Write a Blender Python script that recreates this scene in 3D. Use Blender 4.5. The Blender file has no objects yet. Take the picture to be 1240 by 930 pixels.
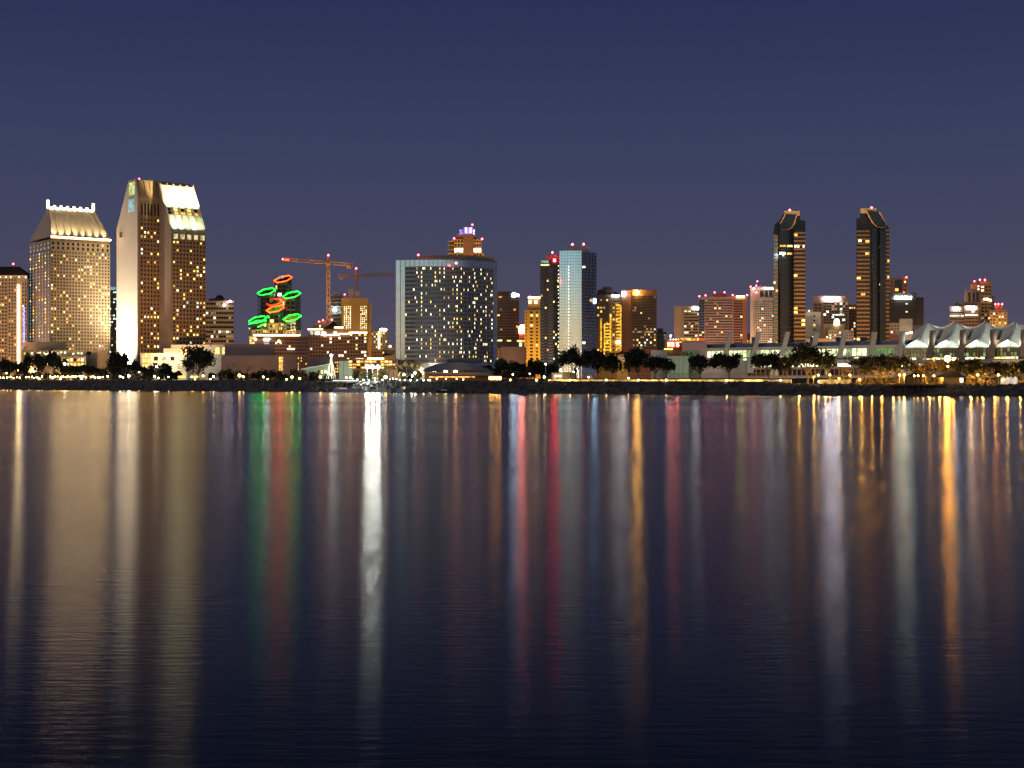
import bpy, math, random
import numpy as np
from mathutils import Vector
random.seed(7); RNG = np.random.default_rng(7)
C = bpy.context.scene.collection
F, CX, HY, CH = 1777.0, 620.0, 465.0, 4.5
def X(px, D): return (px-CX)/F*D
def Zp(py, D): return CH+(HY-py)/F*D
def V2(px, D): return (X(px, D), D)
def on_line(px, A, B):
    """point where the sight line of column px crosses the plan line A-B"""
    k = (px-CX)/F; dx, dy = B[0]-A[0], B[1]-A[1]
    t = (k*A[1]-A[0])/(dx-k*dy)
    return (A[0]+t*dx, A[1]+t*dy)
# ------------------------------------------------------------ materials
MATS = {}
def nodes(name):
    m = bpy.data.materials.new(name); m.use_nodes = True
    nt = m.node_tree; return m, nt, nt.nodes['Principled BSDF']
def mat(name, col, rough=.8, metal=0., var=.09, scale=.15, bump=0., spec=.5):
    if name in MATS: return MATS[name]
    m, nt, b = nodes(name)
    b.inputs['Roughness'].default_value = rough; b.inputs['Metallic'].default_value = metal
    b.inputs['Specular IOR Level'].default_value = spec
    tc = nt.nodes.new('ShaderNodeTexCoord'); no = nt.nodes.new('ShaderNodeTexNoise')
    no.inputs['Scale'].default_value = scale; no.inputs['Detail'].default_value = 5
    nt.links.new(tc.outputs['Object'], no.inputs['Vector'])
    r = nt.nodes.new('ShaderNodeValToRGB')
    r.color_ramp.elements[0].position = .3; r.color_ramp.elements[1].position = .7
    r.color_ramp.elements[0].color = (*[c*(1-var) for c in col], 1)
    r.color_ramp.elements[1].color = (*[min(1, c*(1+var)) for c in col], 1)
    nt.links.new(no.outputs['Fac'], r.inputs['Fac']); nt.links.new(r.outputs['Color'], b.inputs['Base Color'])
    if bump:
        n2 = nt.nodes.new('ShaderNodeTexNoise'); n2.inputs['Scale'].default_value = scale*6
        bp = nt.nodes.new('ShaderNodeBump'); bp.inputs['Strength'].default_value = bump
        nt.links.new(tc.outputs['Object'], n2.inputs['Vector']); nt.links.new(n2.outputs['Fac'], bp.inputs['Height'])
        nt.links.new(bp.outputs['Normal'], b.inputs['Normal'])
    MATS[name] = m; return m
def glow(name, col, s, base=(.1, .1, .1), var=.48):
    """a surface that gives off light; the brightness wanders a little as curtains and fittings make it"""
    if name in MATS: return MATS[name]
    m, nt, b = nodes(name)
    b.inputs['Base Color'].default_value = (*base, 1); b.inputs['Roughness'].default_value = .5
    b.inputs['Emission Color'].default_value = (*col, 1)
    if var:
        tc = nt.nodes.new('ShaderNodeTexCoord'); no = nt.nodes.new('ShaderNodeTexNoise'); no.inputs['Scale'].default_value = .45
        oi = nt.nodes.new('ShaderNodeObjectInfo')
        ad = nt.nodes.new('ShaderNodeVectorMath'); ad.operation = 'ADD'
        sc = nt.nodes.new('ShaderNodeVectorMath'); sc.operation = 'SCALE'; sc.inputs[0].default_value = (91, 37, 53)
        nt.links.new(oi.outputs['Random'], sc.inputs['Scale'])
        nt.links.new(tc.outputs['Object'], ad.inputs[0]); nt.links.new(sc.outputs[0], ad.inputs[1])
        nt.links.new(ad.outputs[0], no.inputs['Vector'])
        mr = nt.nodes.new('ShaderNodeMapRange'); mr.inputs['From Min'].default_value = .3; mr.inputs['From Max'].default_value = .7
        mr.inputs['To Min'].default_value = s*(1-var*1.6); mr.inputs['To Max'].default_value = s*(1+var*1.6)
        nt.links.new(no.outputs['Fac'], mr.inputs['Value']); nt.links.new(mr.outputs['Result'], b.inputs['Emission Strength'])
    else: b.inputs['Emission Strength'].default_value = s
    MATS[name] = m; return m
tan = mat('tan precast', (.46, .35, .22)); brown = mat('brown stone', (.27, .15, .085)); pink = mat('pink concrete', (.36, .25, .21))
cream = mat('cream stucco', (.62, .52, .38)); white = mat('white concrete', (.74, .70, .62)); dark = mat('dark cladding', (.035, .03, .03), .5)
brick = mat('brick red', (.34, .17, .12)); grey = mat('grey concrete', (.30, .30, .29)); bluegrey = mat('slate blue roofing', (.07, .10, .17), .5)
ochre = mat('ochre stucco', (.55, .36, .13)); mauve = mat('mauve stucco', (.30, .22, .22)); greengrey = mat('green grey stucco', (.36, .40, .32))
tile = mat('dark roof tile', (.05, .04, .04), .7); rust = mat('crane orange steel', (.75, .42, .14), .5); steel = mat('galvanised steel', (.35, .35, .36), .45, .6)
glass_d = mat('dark window glass', (.015, .017, .02), .12, .0, .3); glass_b = mat('bronze window glass', (.04, .025, .015), .15, .3, .3)
mirror = mat('blue mirror glass', (.58, .70, .76), .16, .92, .12, .25); mirror_d = mat('smoked mirror glass', (.10, .12, .15), .14, .9, .3, .3)
teal = mat('teal mirror glass', (.16, .30, .33), .2, .8, .25, .3)
fabric = mat('white tensile fabric', (.86, .85, .80), .7, 0, .06, .1); wood = mat('weathered timber', (.13, .08, .05), .85, 0, .3, 1.)
leafA = mat('dark foliage', (.028, .030, .015), .6, 0, .5, .4); leafB = mat('olive foliage', (.07, .075, .03), .6, 0, .5, .4)
leafC = mat('lamplit foliage', (.28, .21, .07), .6, 0, .4, .4); bark = mat('grey bark', (.16, .12, .09), .9, 0, .3, .8)  # leafC has the golden lamplight on the leaves put into its colour
rockm = mat('riprap rock', (.085, .08, .085), .85, 0, .6, .3, .4); soil = mat('park soil', (.05, .05, .035), .95, 0, .4, .05)
hullm = mat('blue white hull paint', (.38, .44, .58), .35); whitem = mat('white boat paint', (.6, .62, .66), .35)
asphalt = mat('promenade paving', (.20, .17, .14), .85)
WARM = glow('lit window yellow', (1, .68, .17), 2.1); GOLD = glow('lit window amber', (1, .5, .1), 1.5)
CREAM = glow('lit window cream', (1, .88, .58), 2.6); COOL = glow('lit window cool', (.72, 1, .85), 1.5)
DIM = glow('lit window dim', (1, .6, .3), .35); RED = glow('red beacon', (1, .06, .08), 26, var=0)
TEALW = glow('lit window teal', (.25, .62, .66), .6)
MIX = [(WARM, .55), (GOLD, .22), (CREAM, .18), (COOL, .05)]
def pick(mix):
    r = random.random()*sum(w for _, w in mix)
    for m, w in mix:
        r -= w
        if r <= 0: return m
    return mix[-1][0]
# ------------------------------------------------------------ mesh builder
class MB:
    def __init__(s): s.v = []; s.f = []; s.m = []
    def add(s, vs, fs, mi=0):
        n = len(s.v); s.v += [tuple(v) for v in vs]; s.f += [tuple(i+n for i in f) for f in fs]; s.m += [mi]*len(fs); return s
    def prism(s, poly, z0, z1, mi=0):
        n = len(poly)
        a = sum(poly[i][0]*poly[(i+1) % n][1]-poly[(i+1) % n][0]*poly[i][1] for i in range(n))
        if a < 0: poly = poly[::-1]
        zz0 = z0 if isinstance(z0, (list, tuple)) else [z0]*n; zz1 = z1 if isinstance(z1, (list, tuple)) else [z1]*n
        vs = [(p[0], p[1], z) for p, z in zip(poly, zz0)]+[(p[0], p[1], z) for p, z in zip(poly, zz1)]
        return s.add(vs, [tuple(range(n))[::-1], tuple(range(n, 2*n))]+[(i, (i+1) % n, (i+1) % n+n, i+n) for i in range(n)], mi)
    def box(s, x0, x1, y0, y1, z0, z1, mi=0): return s.prism([(x0, y0), (x1, y0), (x1, y1), (x0, y1)], z0, z1, mi)
    def wall(s, P, Q, t0, t1, z0, z1, mi=0):
        """box along plan segment P->Q (seen from outside P is left), from t0 to t1 metres outwards"""
        dx, dy = Q[0]-P[0], Q[1]-P[1]; L = math.hypot(dx, dy) or 1; nx, ny = dy/L, -dx/L
        return s.prism([(P[0]+nx*t1, P[1]+ny*t1), (Q[0]+nx*t1, Q[1]+ny*t1), (Q[0]+nx*t0, Q[1]+ny*t0), (P[0]+nx*t0, P[1]+ny*t0)], z0, z1, mi)
    def profile(s, pts, D, depth, mi=0):
        """outline given as (px,py) at distance D, with real depth behind it"""
        n = len(pts); fr = [(X(p, D), D, Zp(q, D)) for p, q in pts]
        a = sum(fr[i][0]*fr[(i+1) % n][2]-fr[(i+1) % n][0]*fr[i][2] for i in range(n))
        if a < 0: fr = fr[::-1]
        k = (sum(p for p, q in pts)/n-CX)/F; xa, xb = min(p[0] for p in fr), max(p[0] for p in fr)
        fq = lambda x: (x-xa)/(xb-xa or 1)   # the plan narrows to the rear on the side turned away
        bk = [(x+depth*k*1.03*((1-fq(x)) if k > 0 else fq(x)), y+depth, z) for x, y, z in fr]
        return s.add(fr+bk, [tuple(range(n)), tuple(range(n, 2*n))[::-1]]+[((i+1) % n, i, i+n, (i+1) % n+n) for i in range(n)], mi)
    def tube(s, pts, r, n=6, mi=0, closed=False):
        pts = [Vector(p) for p in pts]; rs = r if isinstance(r, (list, tuple)) else [r]*len(pts); rings = []; b = len(s.v); N = len(pts)
        for i, p in enumerate(pts):
            if closed: d = pts[(i+1) % N]-pts[i-1]
            else: d = pts[min(i+1, N-1)]-pts[max(i-1, 0)]
            d.normalize(); a = d.cross(Vector((0, 0, 1)))
            if a.length < .05: a = d.cross(Vector((0, 1, 0)))
            a.normalize(); c = d.cross(a)
            s.v += [tuple(p+(a*math.cos(2*math.pi*k/n)+c*math.sin(2*math.pi*k/n))*rs[i]) for k in range(n)]
        for i in range(N if closed else N-1):
            j = (i+1) % N
            for k in range(n): s.f.append((b+i*n+k, b+i*n+(k+1) % n, b+j*n+(k+1) % n, b+j*n+k)); s.m.append(mi)
        if not closed: s.f += [tuple(b+k for k in range(n)), tuple(b+(N-1)*n+k for k in range(n))]; s.m += [mi, mi]
        return s
    def ball(s, c, r, mi=0, n=8, h=5, sz=1.):
        vs = [(c[0], c[1], c[2]-r*sz)]
        for j in range(1, h):
            a = -math.pi/2+math.pi*j/h
            vs += [(c[0]+r*math.cos(a)*math.cos(2*math.pi*k/n), c[1]+r*math.cos(a)*math.sin(2*math.pi*k/n), c[2]+r*sz*math.sin(a)) for k in range(n)]
        vs.append((c[0], c[1], c[2]+r*sz)); fs = [(0, 1+(k+1) % n, 1+k) for k in range(n)]
        for j in range(h-2): fs += [(1+j*n+k, 1+j*n+(k+1) % n, 1+(j+1)*n+(k+1) % n, 1+(j+1)*n+k) for k in range(n)]
        t = len(vs)-1; fs += [(t, t-n+k, t-n+(k+1) % n) for k in range(n)]
        return s.add(vs, fs, mi)
    def cone(s, poly, z0, apex, mi=0):
        n = len(poly); return s.add([(p[0], p[1], z0) for p in poly]+[apex], [tuple(range(n))[::-1]]+[(i, (i+1) % n, n) for i in range(n)], mi)
    def mesh(s, name, mats, off=(0, 0, 0)):
        me = bpy.data.meshes.new(name)
        me.from_pydata([(x-off[0], y-off[1], z-off[2]) for x, y, z in s.v], [], s.f)
        for m in (mats if isinstance(mats, (list, tuple)) else [mats]): me.materials.append(m)
        if any(s.m): me.polygons.foreach_set('material_index', s.m)
        me.update(); return me
    def build(s, name, mats, parent=None, off=None, smooth=False):
        off = off if off is not None else (origin(parent) if parent else (0, 0, 0))
        me = s.mesh(name, mats, off)
        if smooth: me.polygons.foreach_set('use_smooth', [True]*len(me.polygons))
        o = bpy.data.objects.new(name, me); C.objects.link(o); o.parent = parent
        if not parent: o.location = off
        return o
ORG = {}
def origin(o): return ORG[o.name]
def thing(name, loc, label, cat, group=None):
    o = bpy.data.objects.new(name, None); C.objects.link(o); o.location = loc; ORG[o.name] = tuple(loc)
    o.empty_display_size = .5; tag(o, label, cat, group); return o
def tag(o, label=None, cat=None, group=None, kind=None):
    if label: o['label'] = label
    if cat: o['category'] = cat
    if group: o['group'] = group
    if kind: o['kind'] = kind
    return o
def part(parent, name, mb, mats, smooth=False, label=None):
    o = mb.build(name, mats, parent, smooth=smooth); ORG[o.name] = ORG[parent.name]
    if label: o['label'] = label
    return o
# ------------------------------------------------------------ lamps of the place, and added fill spots
def spot(loc, tgt, E, col=(1, .62, .3), ang=70, size=1., blend=.9, name='floodlight'):  # the default name also serves added fill spots with no fixture
    d = (Vector(tgt)-Vector(loc)); l = bpy.data.lights.new(name, 'SPOT'); l.energy = 4*math.pi*d.length**2*E
    l.color = col; l.spot_size = math.radians(ang); l.spot_blend = blend; l.shadow_soft_size = size
    o = bpy.data.objects.new(name, l); C.objects.link(o); o.location = loc; o.rotation_euler = d.to_track_quat('-Z', 'Y').to_euler(); return o
def flood(px, D, E, top, col=(1, .60, .28), dist=70, ang=95, aim=None, dx=0):  # unseen spot, added to give the wall its city glow
    """added spot before a facade, supplying floodlighting and city glow, E at the aimed point"""
    zt = Zp(top, D); x = X(px, D); aim = aim if aim is not None else .45
    return spot((x+dx, D-dist, 14), (x, D, 8+(zt-8)*aim), E, col, ang)
# ------------------------------------------------------------ buildings
PANEL = {}
def panel(w, h, m):
    k = (round(w, 1), round(h, 1), m.name)
    if k not in PANEL: PANEL[k] = MB().box(-w/2, w/2, -.06, .06, -h/2, h/2).mesh('window', m)
    return PANEL[k]
SHORE = []   # (px, D water, top py)
class Bld:
    def __init__(s, name, label, px, D, cat='building', group=None):
        x = X(px, D); s.root = thing(name, (x, D, land_z(x, D)), label, cat, group); s.z0 = land_z(x, D)-1; s.win = []; s.D = D
    def part(s, name, mb, mats, **k): return part(s.root, name, mb, mats, **k)
    def body(s, poly, z0, z1, m, name='wall'): return s.part(name, MB().prism(poly, z0, z1), m)
    def face(s, P, Q, z0, z1, nx, nz, m, wf=.5, hf=.5, lit=.15, dk=None, mix=MIX, rel=.45, skip=None, name='facade_grid', litf=None, cell=0):
        """grid of piers and spandrels standing proud of the wall, with a window in each opening"""
        dk = dk or glass_d; L = math.dist(P, Q); cw = L/nx; ch = (z1-z0)/nz; g = MB()
        at = lambda t: (P[0]+(Q[0]-P[0])*t/L, P[1]+(Q[1]-P[1])*t/L)
        if wf < .98:
            for i in range(nx+1):
                a = max(0, i*cw-cw*(1-wf)/2); b = min(L, i*cw+cw*(1-wf)/2); g.wall(at(a), at(b), .01, rel, z0, z1)
        for j in range(nz+1):
            a = max(z0, z0+j*ch-ch*(1-hf)/2); b = min(z1, z0+j*ch+ch*(1-hf)/2); g.wall(P, Q, .012, rel-.07, a, b)
        s.part(name, g, m)
        ang = math.atan2(Q[1]-P[1], Q[0]-P[0]); nx_, ny_ = math.sin(ang), -math.cos(ang)
        for i in range(nx):
            for j in range(nz):
                if skip and skip(i, j): continue
                p = at((i+.5)*cw); pr = litf(i, j) if litf else lit
                on = random.random() < pr
                s.win.append((on, (p[0]+nx_*.08, p[1]+ny_*.08, z0+(j+.5)*ch), ang, cw*wf, ch*hf, pick(mix) if on else dk))
    def done(s, n=100, name='window'):
        random.shuffle(s.win); s.win.sort(key=lambda w: not w[0]); o0 = ORG[s.root.name]
        for on, p, a, w, h, m in s.win[:n]:
            o = bpy.data.objects.new(name, panel(w, h, m)); C.objects.link(o); o.parent = s.root
            o.location = (p[0]-o0[0], p[1]-o0[1], p[2]-o0[2]); o.rotation_euler = (0, 0, a)
            if on: o['label'] = 'lit window'
        rest = s.win[n:]
        if rest:
            ms = list({w[5].name: w[5] for w in rest}.values()); g = MB()
            for on, p, a, w, h, m in rest:
                c, q = math.cos(a), math.sin(a); P = (p[0]-c*w/2, p[1]-q*w/2); Q = (p[0]+c*w/2, p[1]+q*w/2)
                g.wall(P, Q, -.06, .06, p[2]-h/2, p[2]+h/2, ms.index(m))
            o = s.part(name, g, ms); o['kind'] = 'stuff'
    def beacon(s, px, py, D=None, r=.75, pole=2.5):
        D = D or s.D; z = Zp(py, D); x = X(px, D)
        b = s.part('beacon', MB().tube([(x, D+1, z-pole), (x, D+1, z)], .15, 5), steel); b['label'] = 'red aircraft warning light'; part(b, 'lamp', MB().ball((x, D+1, z), r), RED)
    def sign(s, px0, px1, py0, py1, D, m, name='sign', lab=None):
        """raised lit characters too small to read: a run of uneven blocks on a backing rail"""
        x0, x1 = X(px0, D), X(px1, D); zb, zt = Zp(py1, D), Zp(py0, D); g = MB(); x = x0; h = zt-zb
        g.box(x0, x1, D-.5, D-.2, zb+h*.1, zb+h*.2, 1)
        while x < x1-.3*h:
            w = min(x1-x, h*random.uniform(.55, .95)); k = random.random()
            if k < .4: g.box(x, x+w*.85, D-1, D-.5, zb, zb+h*random.uniform(.75, .85))
            elif k < .7: g.box(x, x+w*.3, D-1, D-.5, zb, zt); g.box(x+w*.3, x+w*.9, D-.95, D-.5, zb+h*.15, zb+h*.6)
            else: g.box(x, x+w*.28, D-1, D-.5, zb, zb+h*.8); g.box(x+w*.6, x+w*.88, D-1, D-.5, zb, zb+h*.8); g.box(x+w*.28, x+w*.6, D-.95, D-.5, zb+h*.5, zb+h*.8)
            x += w
        o = s.part(name, g, [m, steel]); o['label'] = lab or 'white lit sign'; return o
    def mass(s, px0, px1, py, D, depth, m, base=None, name='wall', z0=None):
        z0 = s.z0 if z0 is None and base is None else (z0 if z0 is not None else Zp(base, D))
        k0, k1 = max(0, (px0-CX)/F), min(0, (px1-CX)/F)
        return s.body([V2(px0, D), V2(px1, D), (X(px1, D)+k1*depth, D+depth), (X(px0, D)+k0*depth, D+depth)], z0, Zp(py, D), m, name)
    def front(s, px0, px1, pyt, pyb, D, nx, nz, m, **k): s.face(V2(px0, D), V2(px1, D), Zp(pyb, D), Zp(pyt, D), nx, nz, m, **k)
def corner_fp(pxl, pxc, pxr, D, th):
    """plan of a rectangular tower seen on its corner: left, front corner, right, back"""
    c0 = V2(pxc, D); t = math.radians(th); u = (math.cos(t), math.sin(t)); v = (-math.sin(t), math.cos(t))
    R = on_line(pxr, c0, (c0[0]+u[0], c0[1]+u[1])); L = on_line(pxl, c0, (c0[0]+v[0], c0[1]+v[1]))
    return L, c0, R, (L[0]+R[0]-c0[0], L[1]+R[1]-c0[1])
# ------------------------------------------------------------ the land and the shore
SH = [(-700, 6.2, 459.8), (-200, 6.4, 459.8), (0, 6.7, 460), (140, 7.8, 460.5), (290, 8.8, 461), (400, 9.6, 461.6), (535, 10.6, 462), (680, 11.6, 462), (820, 12.6, 462.3), (945, 13.3, 462.6), (965, 13.5, 465.2), (1080, 14.3, 465.6), (1240, 15, 466), (1450, 16, 466), (1900, 18, 466)]
def lerp_t(px, k):
    if px <= SH[0][0]: return SH[0][k]
    for a, b in zip(SH, SH[1:]):
        if px <= b[0]: return a[k]+(b[k]-a[k])*(px-a[0])/(b[0]-a[0])
    return SH[-1][k]
def shore_D(px): return CH*F/lerp_t(px, 1)
BANK = 9.
def top_z(px): return Zp(lerp_t(px, 2), shore_D(px)+BANK)
def land_z(x, y):
    px = CX+x/y*F; t = (y-shore_D(px)-BANK)/160.
    t = min(1, max(0, t)); return top_z(px)*(1-t)+7.6*t
def g(px, D): return land_z(X(px, D), D)
# world: dusk, with the afterglow behind the camera
w = bpy.data.worlds.new('World'); bpy.context.scene.world = w; w.use_nodes = True
nt = w.node_tree; bg = nt.nodes['Background']; L_ = nt.links.new
tc = nt.nodes.new('ShaderNodeTexCoord'); sx = nt.nodes.new('ShaderNodeSeparateXYZ'); L_(tc.outputs['Generated'], sx.inputs[0])
def s2l(c): return tuple(((v/255+.055)/1.055)**2.4 if v > 10 else v/255/12.92 for v in c)
def ramp(stops):
    r = nt.nodes.new('ShaderNodeValToRGB'); e = r.color_ramp.elements
    while len(e) < len(stops): e.new(.5)
    for k, (p, c) in enumerate(stops): e[k].position = p; e[k].color = (*c, 1)
    return r
mr = nt.nodes.new('ShaderNodeMapRange'); mr.inputs['From Min'].default_value = -.05; mr.inputs['From Max'].default_value = 1.; L_(sx.outputs['Z'], mr.inputs['Value'])
q = lambda deg: (math.sin(math.radians(deg))+.05)/1.05
east = ramp([(0, s2l((56, 50, 66))), (q(0), s2l((84, 75, 92))), (q(2), s2l((81, 75, 94))), (q(5), s2l((70, 71, 95))), (q(9), s2l((57, 64, 96))), (q(15), s2l((41, 50, 85))), (q(19), s2l((23, 30, 45))), (q(40), s2l((11, 14, 20)))])
old_ = ([(0, s2l((60, 54, 72))), (q(0), s2l((84, 76, 96))), (q(2), s2l((80, 75, 97))), (q(5), s2l((70, 71, 98))), (q(9), s2l((59, 65, 98))), (q(15), s2l((45, 53, 92))), (q(24), s2l((28, 36, 66))), (q(60), s2l((12, 17, 36)))])
west = ramp([(0, (.25, .13, .07)), (q(0), (1., .46, .18)), (q(2), (1., .62, .30)), (q(3.1), (.92, .76, .50)), (q(4.2), (.52, .66, .66)), (q(5.4), (.26, .48, .58)), (q(9), (.14, .28, .40)), (q(40), (.012, .02, .05))])
old_ = ([(0, (.25, .13, .07)), (q(0), (.85, .42, .17)), (q(1.5), (.80, .50, .28)), (q(3), (.50, .50, .45)), (q(5.5), (.26, .42, .52)), (q(9), (.16, .30, .44)), (q(20), (.06, .12, .24)), (q(60), (.012, .02, .05))])
L_(mr.outputs[0], east.inputs[0]); L_(mr.outputs[0], west.inputs[0])
m2 = nt.nodes.new('ShaderNodeMapRange'); m2.interpolation_type = 'SMOOTHSTEP'
dt = nt.nodes.new('ShaderNodeVectorMath'); dt.operation = 'DOT_PRODUCT'; dt.inputs[1].default_value = (-.55, -.83, 0); L_(tc.outputs['Generated'], dt.inputs[0])
m2.inputs['From Min'].default_value = -.1; m2.inputs['From Max'].default_value = .95; L_(dt.outputs['Value'], m2.inputs['Value'])
mx = nt.nodes.new('ShaderNodeMix'); mx.data_type = 'RGBA'; L_(m2.outputs[0], mx.inputs[0]); L_(east.outputs[0], mx.inputs[6]); L_(west.outputs[0], mx.inputs[7])
L_(mx.outputs[2], bg.inputs[0]); bg.inputs[1].default_value = 1.
sl = bpy.data.lights.new('afterglow_sun', 'SUN'); sl.energy = .25; sl.angle = math.radians(20); sl.color = (1, .62, .42)
so = bpy.data.objects.new('afterglow_sun', sl); C.objects.link(so); so.rotation_euler = Vector((.88, .42, -.22)).to_track_quat('-Z', 'Y').to_euler()
# water
m = bpy.data.materials.new('bay water'); m.use_nodes = True; nt = m.node_tree; nt.nodes.remove(nt.nodes['Principled BSDF'])
tc = nt.nodes.new('ShaderNodeTexCoord'); lk = nt.links.new
def noise(sc, scale, det=3, rot=0):
    mp = nt.nodes.new('ShaderNodeMapping'); mp.inputs['Scale'].default_value = sc; mp.inputs['Rotation'].default_value = (0, 0, rot); n = nt.nodes.new('ShaderNodeTexNoise')
    n.inputs['Scale'].default_value = scale; n.inputs['Detail'].default_value = det
    lk(tc.outputs['Object'], mp.inputs[0]); lk(mp.outputs[0], n.inputs['Vector']); return n
gl = nt.nodes.new('ShaderNodeBsdfAnisotropic'); gl.distribution = 'BECKMANN'; gl.inputs['Anisotropy'].default_value = .36
tg = nt.nodes.new('ShaderNodeCombineXYZ'); tg.inputs[0].default_value = 1; lk(tg.outputs[0], gl.inputs['Tangent'])
big = noise((.0022, .02, 1), 1., 4, .06); r = nt.nodes.new('ShaderNodeMapRange')
r.inputs['From Min'].default_value = .3; r.inputs['From Max'].default_value = .7; r.inputs['To Min'].default_value = .166; r.inputs['To Max'].default_value = .208
lk(big.outputs['Fac'], r.inputs['Value']); lk(r.outputs[0], gl.inputs['Roughness'])
a1 = noise((3.6, 14, 1), 1., 4); a2 = noise((.9, 4.4, 1), 1., 3)
ad = nt.nodes.new('ShaderNodeMath'); ad.operation = 'MULTIPLY_ADD'; ad.inputs[1].default_value = .45; lk(a1.outputs['Fac'], ad.inputs[0]); lk(a2.outputs['Fac'], ad.inputs[2])
bp = nt.nodes.new('ShaderNodeBump'); bp.inputs['Strength'].default_value = .12; bp.inputs['Distance'].default_value = .05
lk(ad.outputs[0], bp.inputs['Height']); lk(bp.outputs['Normal'], gl.inputs['Normal'])
fr = nt.nodes.new('ShaderNodeFresnel'); fr.inputs['IOR'].default_value = 1.22; lk(bp.outputs['Normal'], fr.inputs['Normal'])
df = nt.nodes.new('ShaderNodeBsdfDiffuse'); df.inputs['Color'].default_value = (.006, .009, .016, 1)
mxs = nt.nodes.new('ShaderNodeMixShader'); lk(fr.outputs[0], mxs.inputs[0]); lk(df.outputs[0], mxs.inputs[1]); lk(gl.outputs[0], mxs.inputs[2]); lk(mxs.outputs[0], nt.nodes['Material Output'].inputs['Surface'])
tag(MB().add([(-7000, -3000, 0), (7000, -3000, 0), (7000, 9000, 0), (-7000, 9000, 0)], [(0, 1, 2, 3)]).build('water', m), kind='structure')
# ground sheet, bank slope and riprap
pxs = sorted(set([s_[0] for s_ in SH]+list(range(-700, 1901, 25))))
gm = MB(); rows = []
for px in pxs:
    D0 = shore_D(px); rows.append([(X(px, D0+BANK+d), D0+BANK+d) for d in (0, 20, 60, 160)]+[(X(px, 6500), 6500)])
vs = [(x, y, land_z(x, y)) for r_ in rows for x, y in r_]; n = 5
gm.add(vs, [(i*n+j, (i+1)*n+j, (i+1)*n+j+1, i*n+j+1) for i in range(len(rows)-1) for j in range(n-1)])
tag(gm.build('ground', soil), kind='structure')
bm_ = MB(); vs = []
for px in pxs:
    D0 = shore_D(px)
    for k in range(5):
        t = k/4; D = D0-2+(BANK+2)*t; vs.append((X(px, D), D, -1+(top_z(px)+1)*t**.8 if k < 4 else top_z(px)))
bm_.add(vs, [(i*5+j, (i+1)*5+j, (i+1)*5+j+1, i*5+j+1) for i in range(len(pxs)-1) for j in range(4)])
tag(bm_.build('shore_bank', rockm), kind='structure')
rk = MB()
ico = [(0, 0, -1), (.72, -.53, -.45), (-.28, -.85, -.45), (-.89, 0, -.45), (-.28, .85, -.45), (.72, .53, -.45), (.28, -.85, .45), (-.72, -.53, .45), (-.72, .53, .45), (.28, .85, .45), (.89, 0, .45), (0, 0, 1)]
icf = [(0, 1, 2), (1, 0, 5), (0, 2, 3), (0, 3, 4), (0, 4, 5), (1, 5, 10), (2, 1, 6), (3, 2, 7), (4, 3, 8), (5, 4, 9), (1, 10, 6), (2, 6, 7), (3, 7, 8), (4, 8, 9), (5, 9, 10), (6, 10, 11), (7, 6, 11), (8, 7, 11), (9, 8, 11), (10, 9, 11)]
for _ in range(6500):
    px = random.uniform(-30, 1290); 
    if px < 400 and random.random() < .6: continue
    D0 = shore_D(px); t = random.random(); D = D0-1.5+(BANK+2.2)*t; z = -.5+(top_z(px)+.6)*t**.85
    s_ = random.uniform(.3, .85)*(1+.3*(px < 500)); a = random.uniform(0, 6.28); ca, sa = math.cos(a), math.sin(a)
    k = [random.uniform(.7, 1.25) for _ in range(3)]
    rk.add([((x*ca*k[0]-y*sa*k[1])*s_+X(px, D), (x*sa*k[0]+y*ca*k[1])*s_+D, zz*s_*k[2]*.8+z) for x, y, zz in [(x*random.uniform(.8, 1.2), y*random.uniform(.8, 1.2), z_) for x, y, z_ in ico]], icf)
tag(rk.build('riprap_rocks', rockm), 'dark rough boulders heaped along the waterline of the far shore', 'rocks', kind='stuff')
SIG = glow('white sign light', (.92, .96, 1), 26, var=0); SIGB = glow('blue white sign light', (.5, .75, 1), 40, var=0)
WHITEL = glow('white trough light', (1, .78, .46), 9, var=.2); ORNG = glow('orange neon tube', (1, .035, .002), 19, var=0); GRN = glow('green neon tube', (.005, 1, .035), 9, var=0)
REDN = glow('red neon tube', (1, .012, .004), 12, var=0); LILAC = glow('lilac lit panel', (.5, .42, 1), 1.2); REDS = glow('red sign light', (1, .1, .03), 70, var=0)
# --- residential tower at the left edge
D = 1330; b = Bld('apartment_tower', 'brown residential tower with pyramid roof and white light strip at the left edge', 12, D)
b.mass(-22, 33, 334, D, 36, tan)
b.front(-20, 9, 337, 452, D, 8, 27, tan, wf=.62, hf=.5, lit=.12, mix=[(GOLD, 1), (WARM, 1)])
b.front(10, 20, 337, 440, D, 3, 25, tan, wf=.55, hf=.5, lit=.08, mix=[(GOLD, 1)])
b.front(26.5, 33, 342, 448, D, 2, 24, tan, wf=.5, hf=.5, lit=.1)
b.part('light_strip', MB().wall(V2(21.6, D), V2(23.4, D), .5, 1, Zp(447, D), Zp(345, D)), glow('gold strip light', (1, .78, .38), 12, var=.1))
b.part('lilac_panel', MB().wall(V2(28, D), V2(30.6, D), .6, 1, Zp(428, D), Zp(372, D)), LILAC)
g0 = MB(); x0, x1 = X(-20, D), X(33.5, D); zr = Zp(334, D)
g0.add([(x0, D-1, zr), (X(28, D), D-1, zr), (X(28, D), D+36, zr), (x0, D+36, zr), (X(-8, D), D+17, Zp(321, D)), (X(16, D), D+17, Zp(321, D))], [(3, 2, 1, 0), (0, 1, 5, 4), (1, 2, 5), (2, 3, 4, 5), (3, 0, 4)])
b.part('roof', g0, tile); b.part('cornice', MB().wall(V2(-22, D), V2(33.5, D), .5, 1.6, zr-1.2, zr+.4), cream)
b.beacon(15.5, 319.5)
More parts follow.
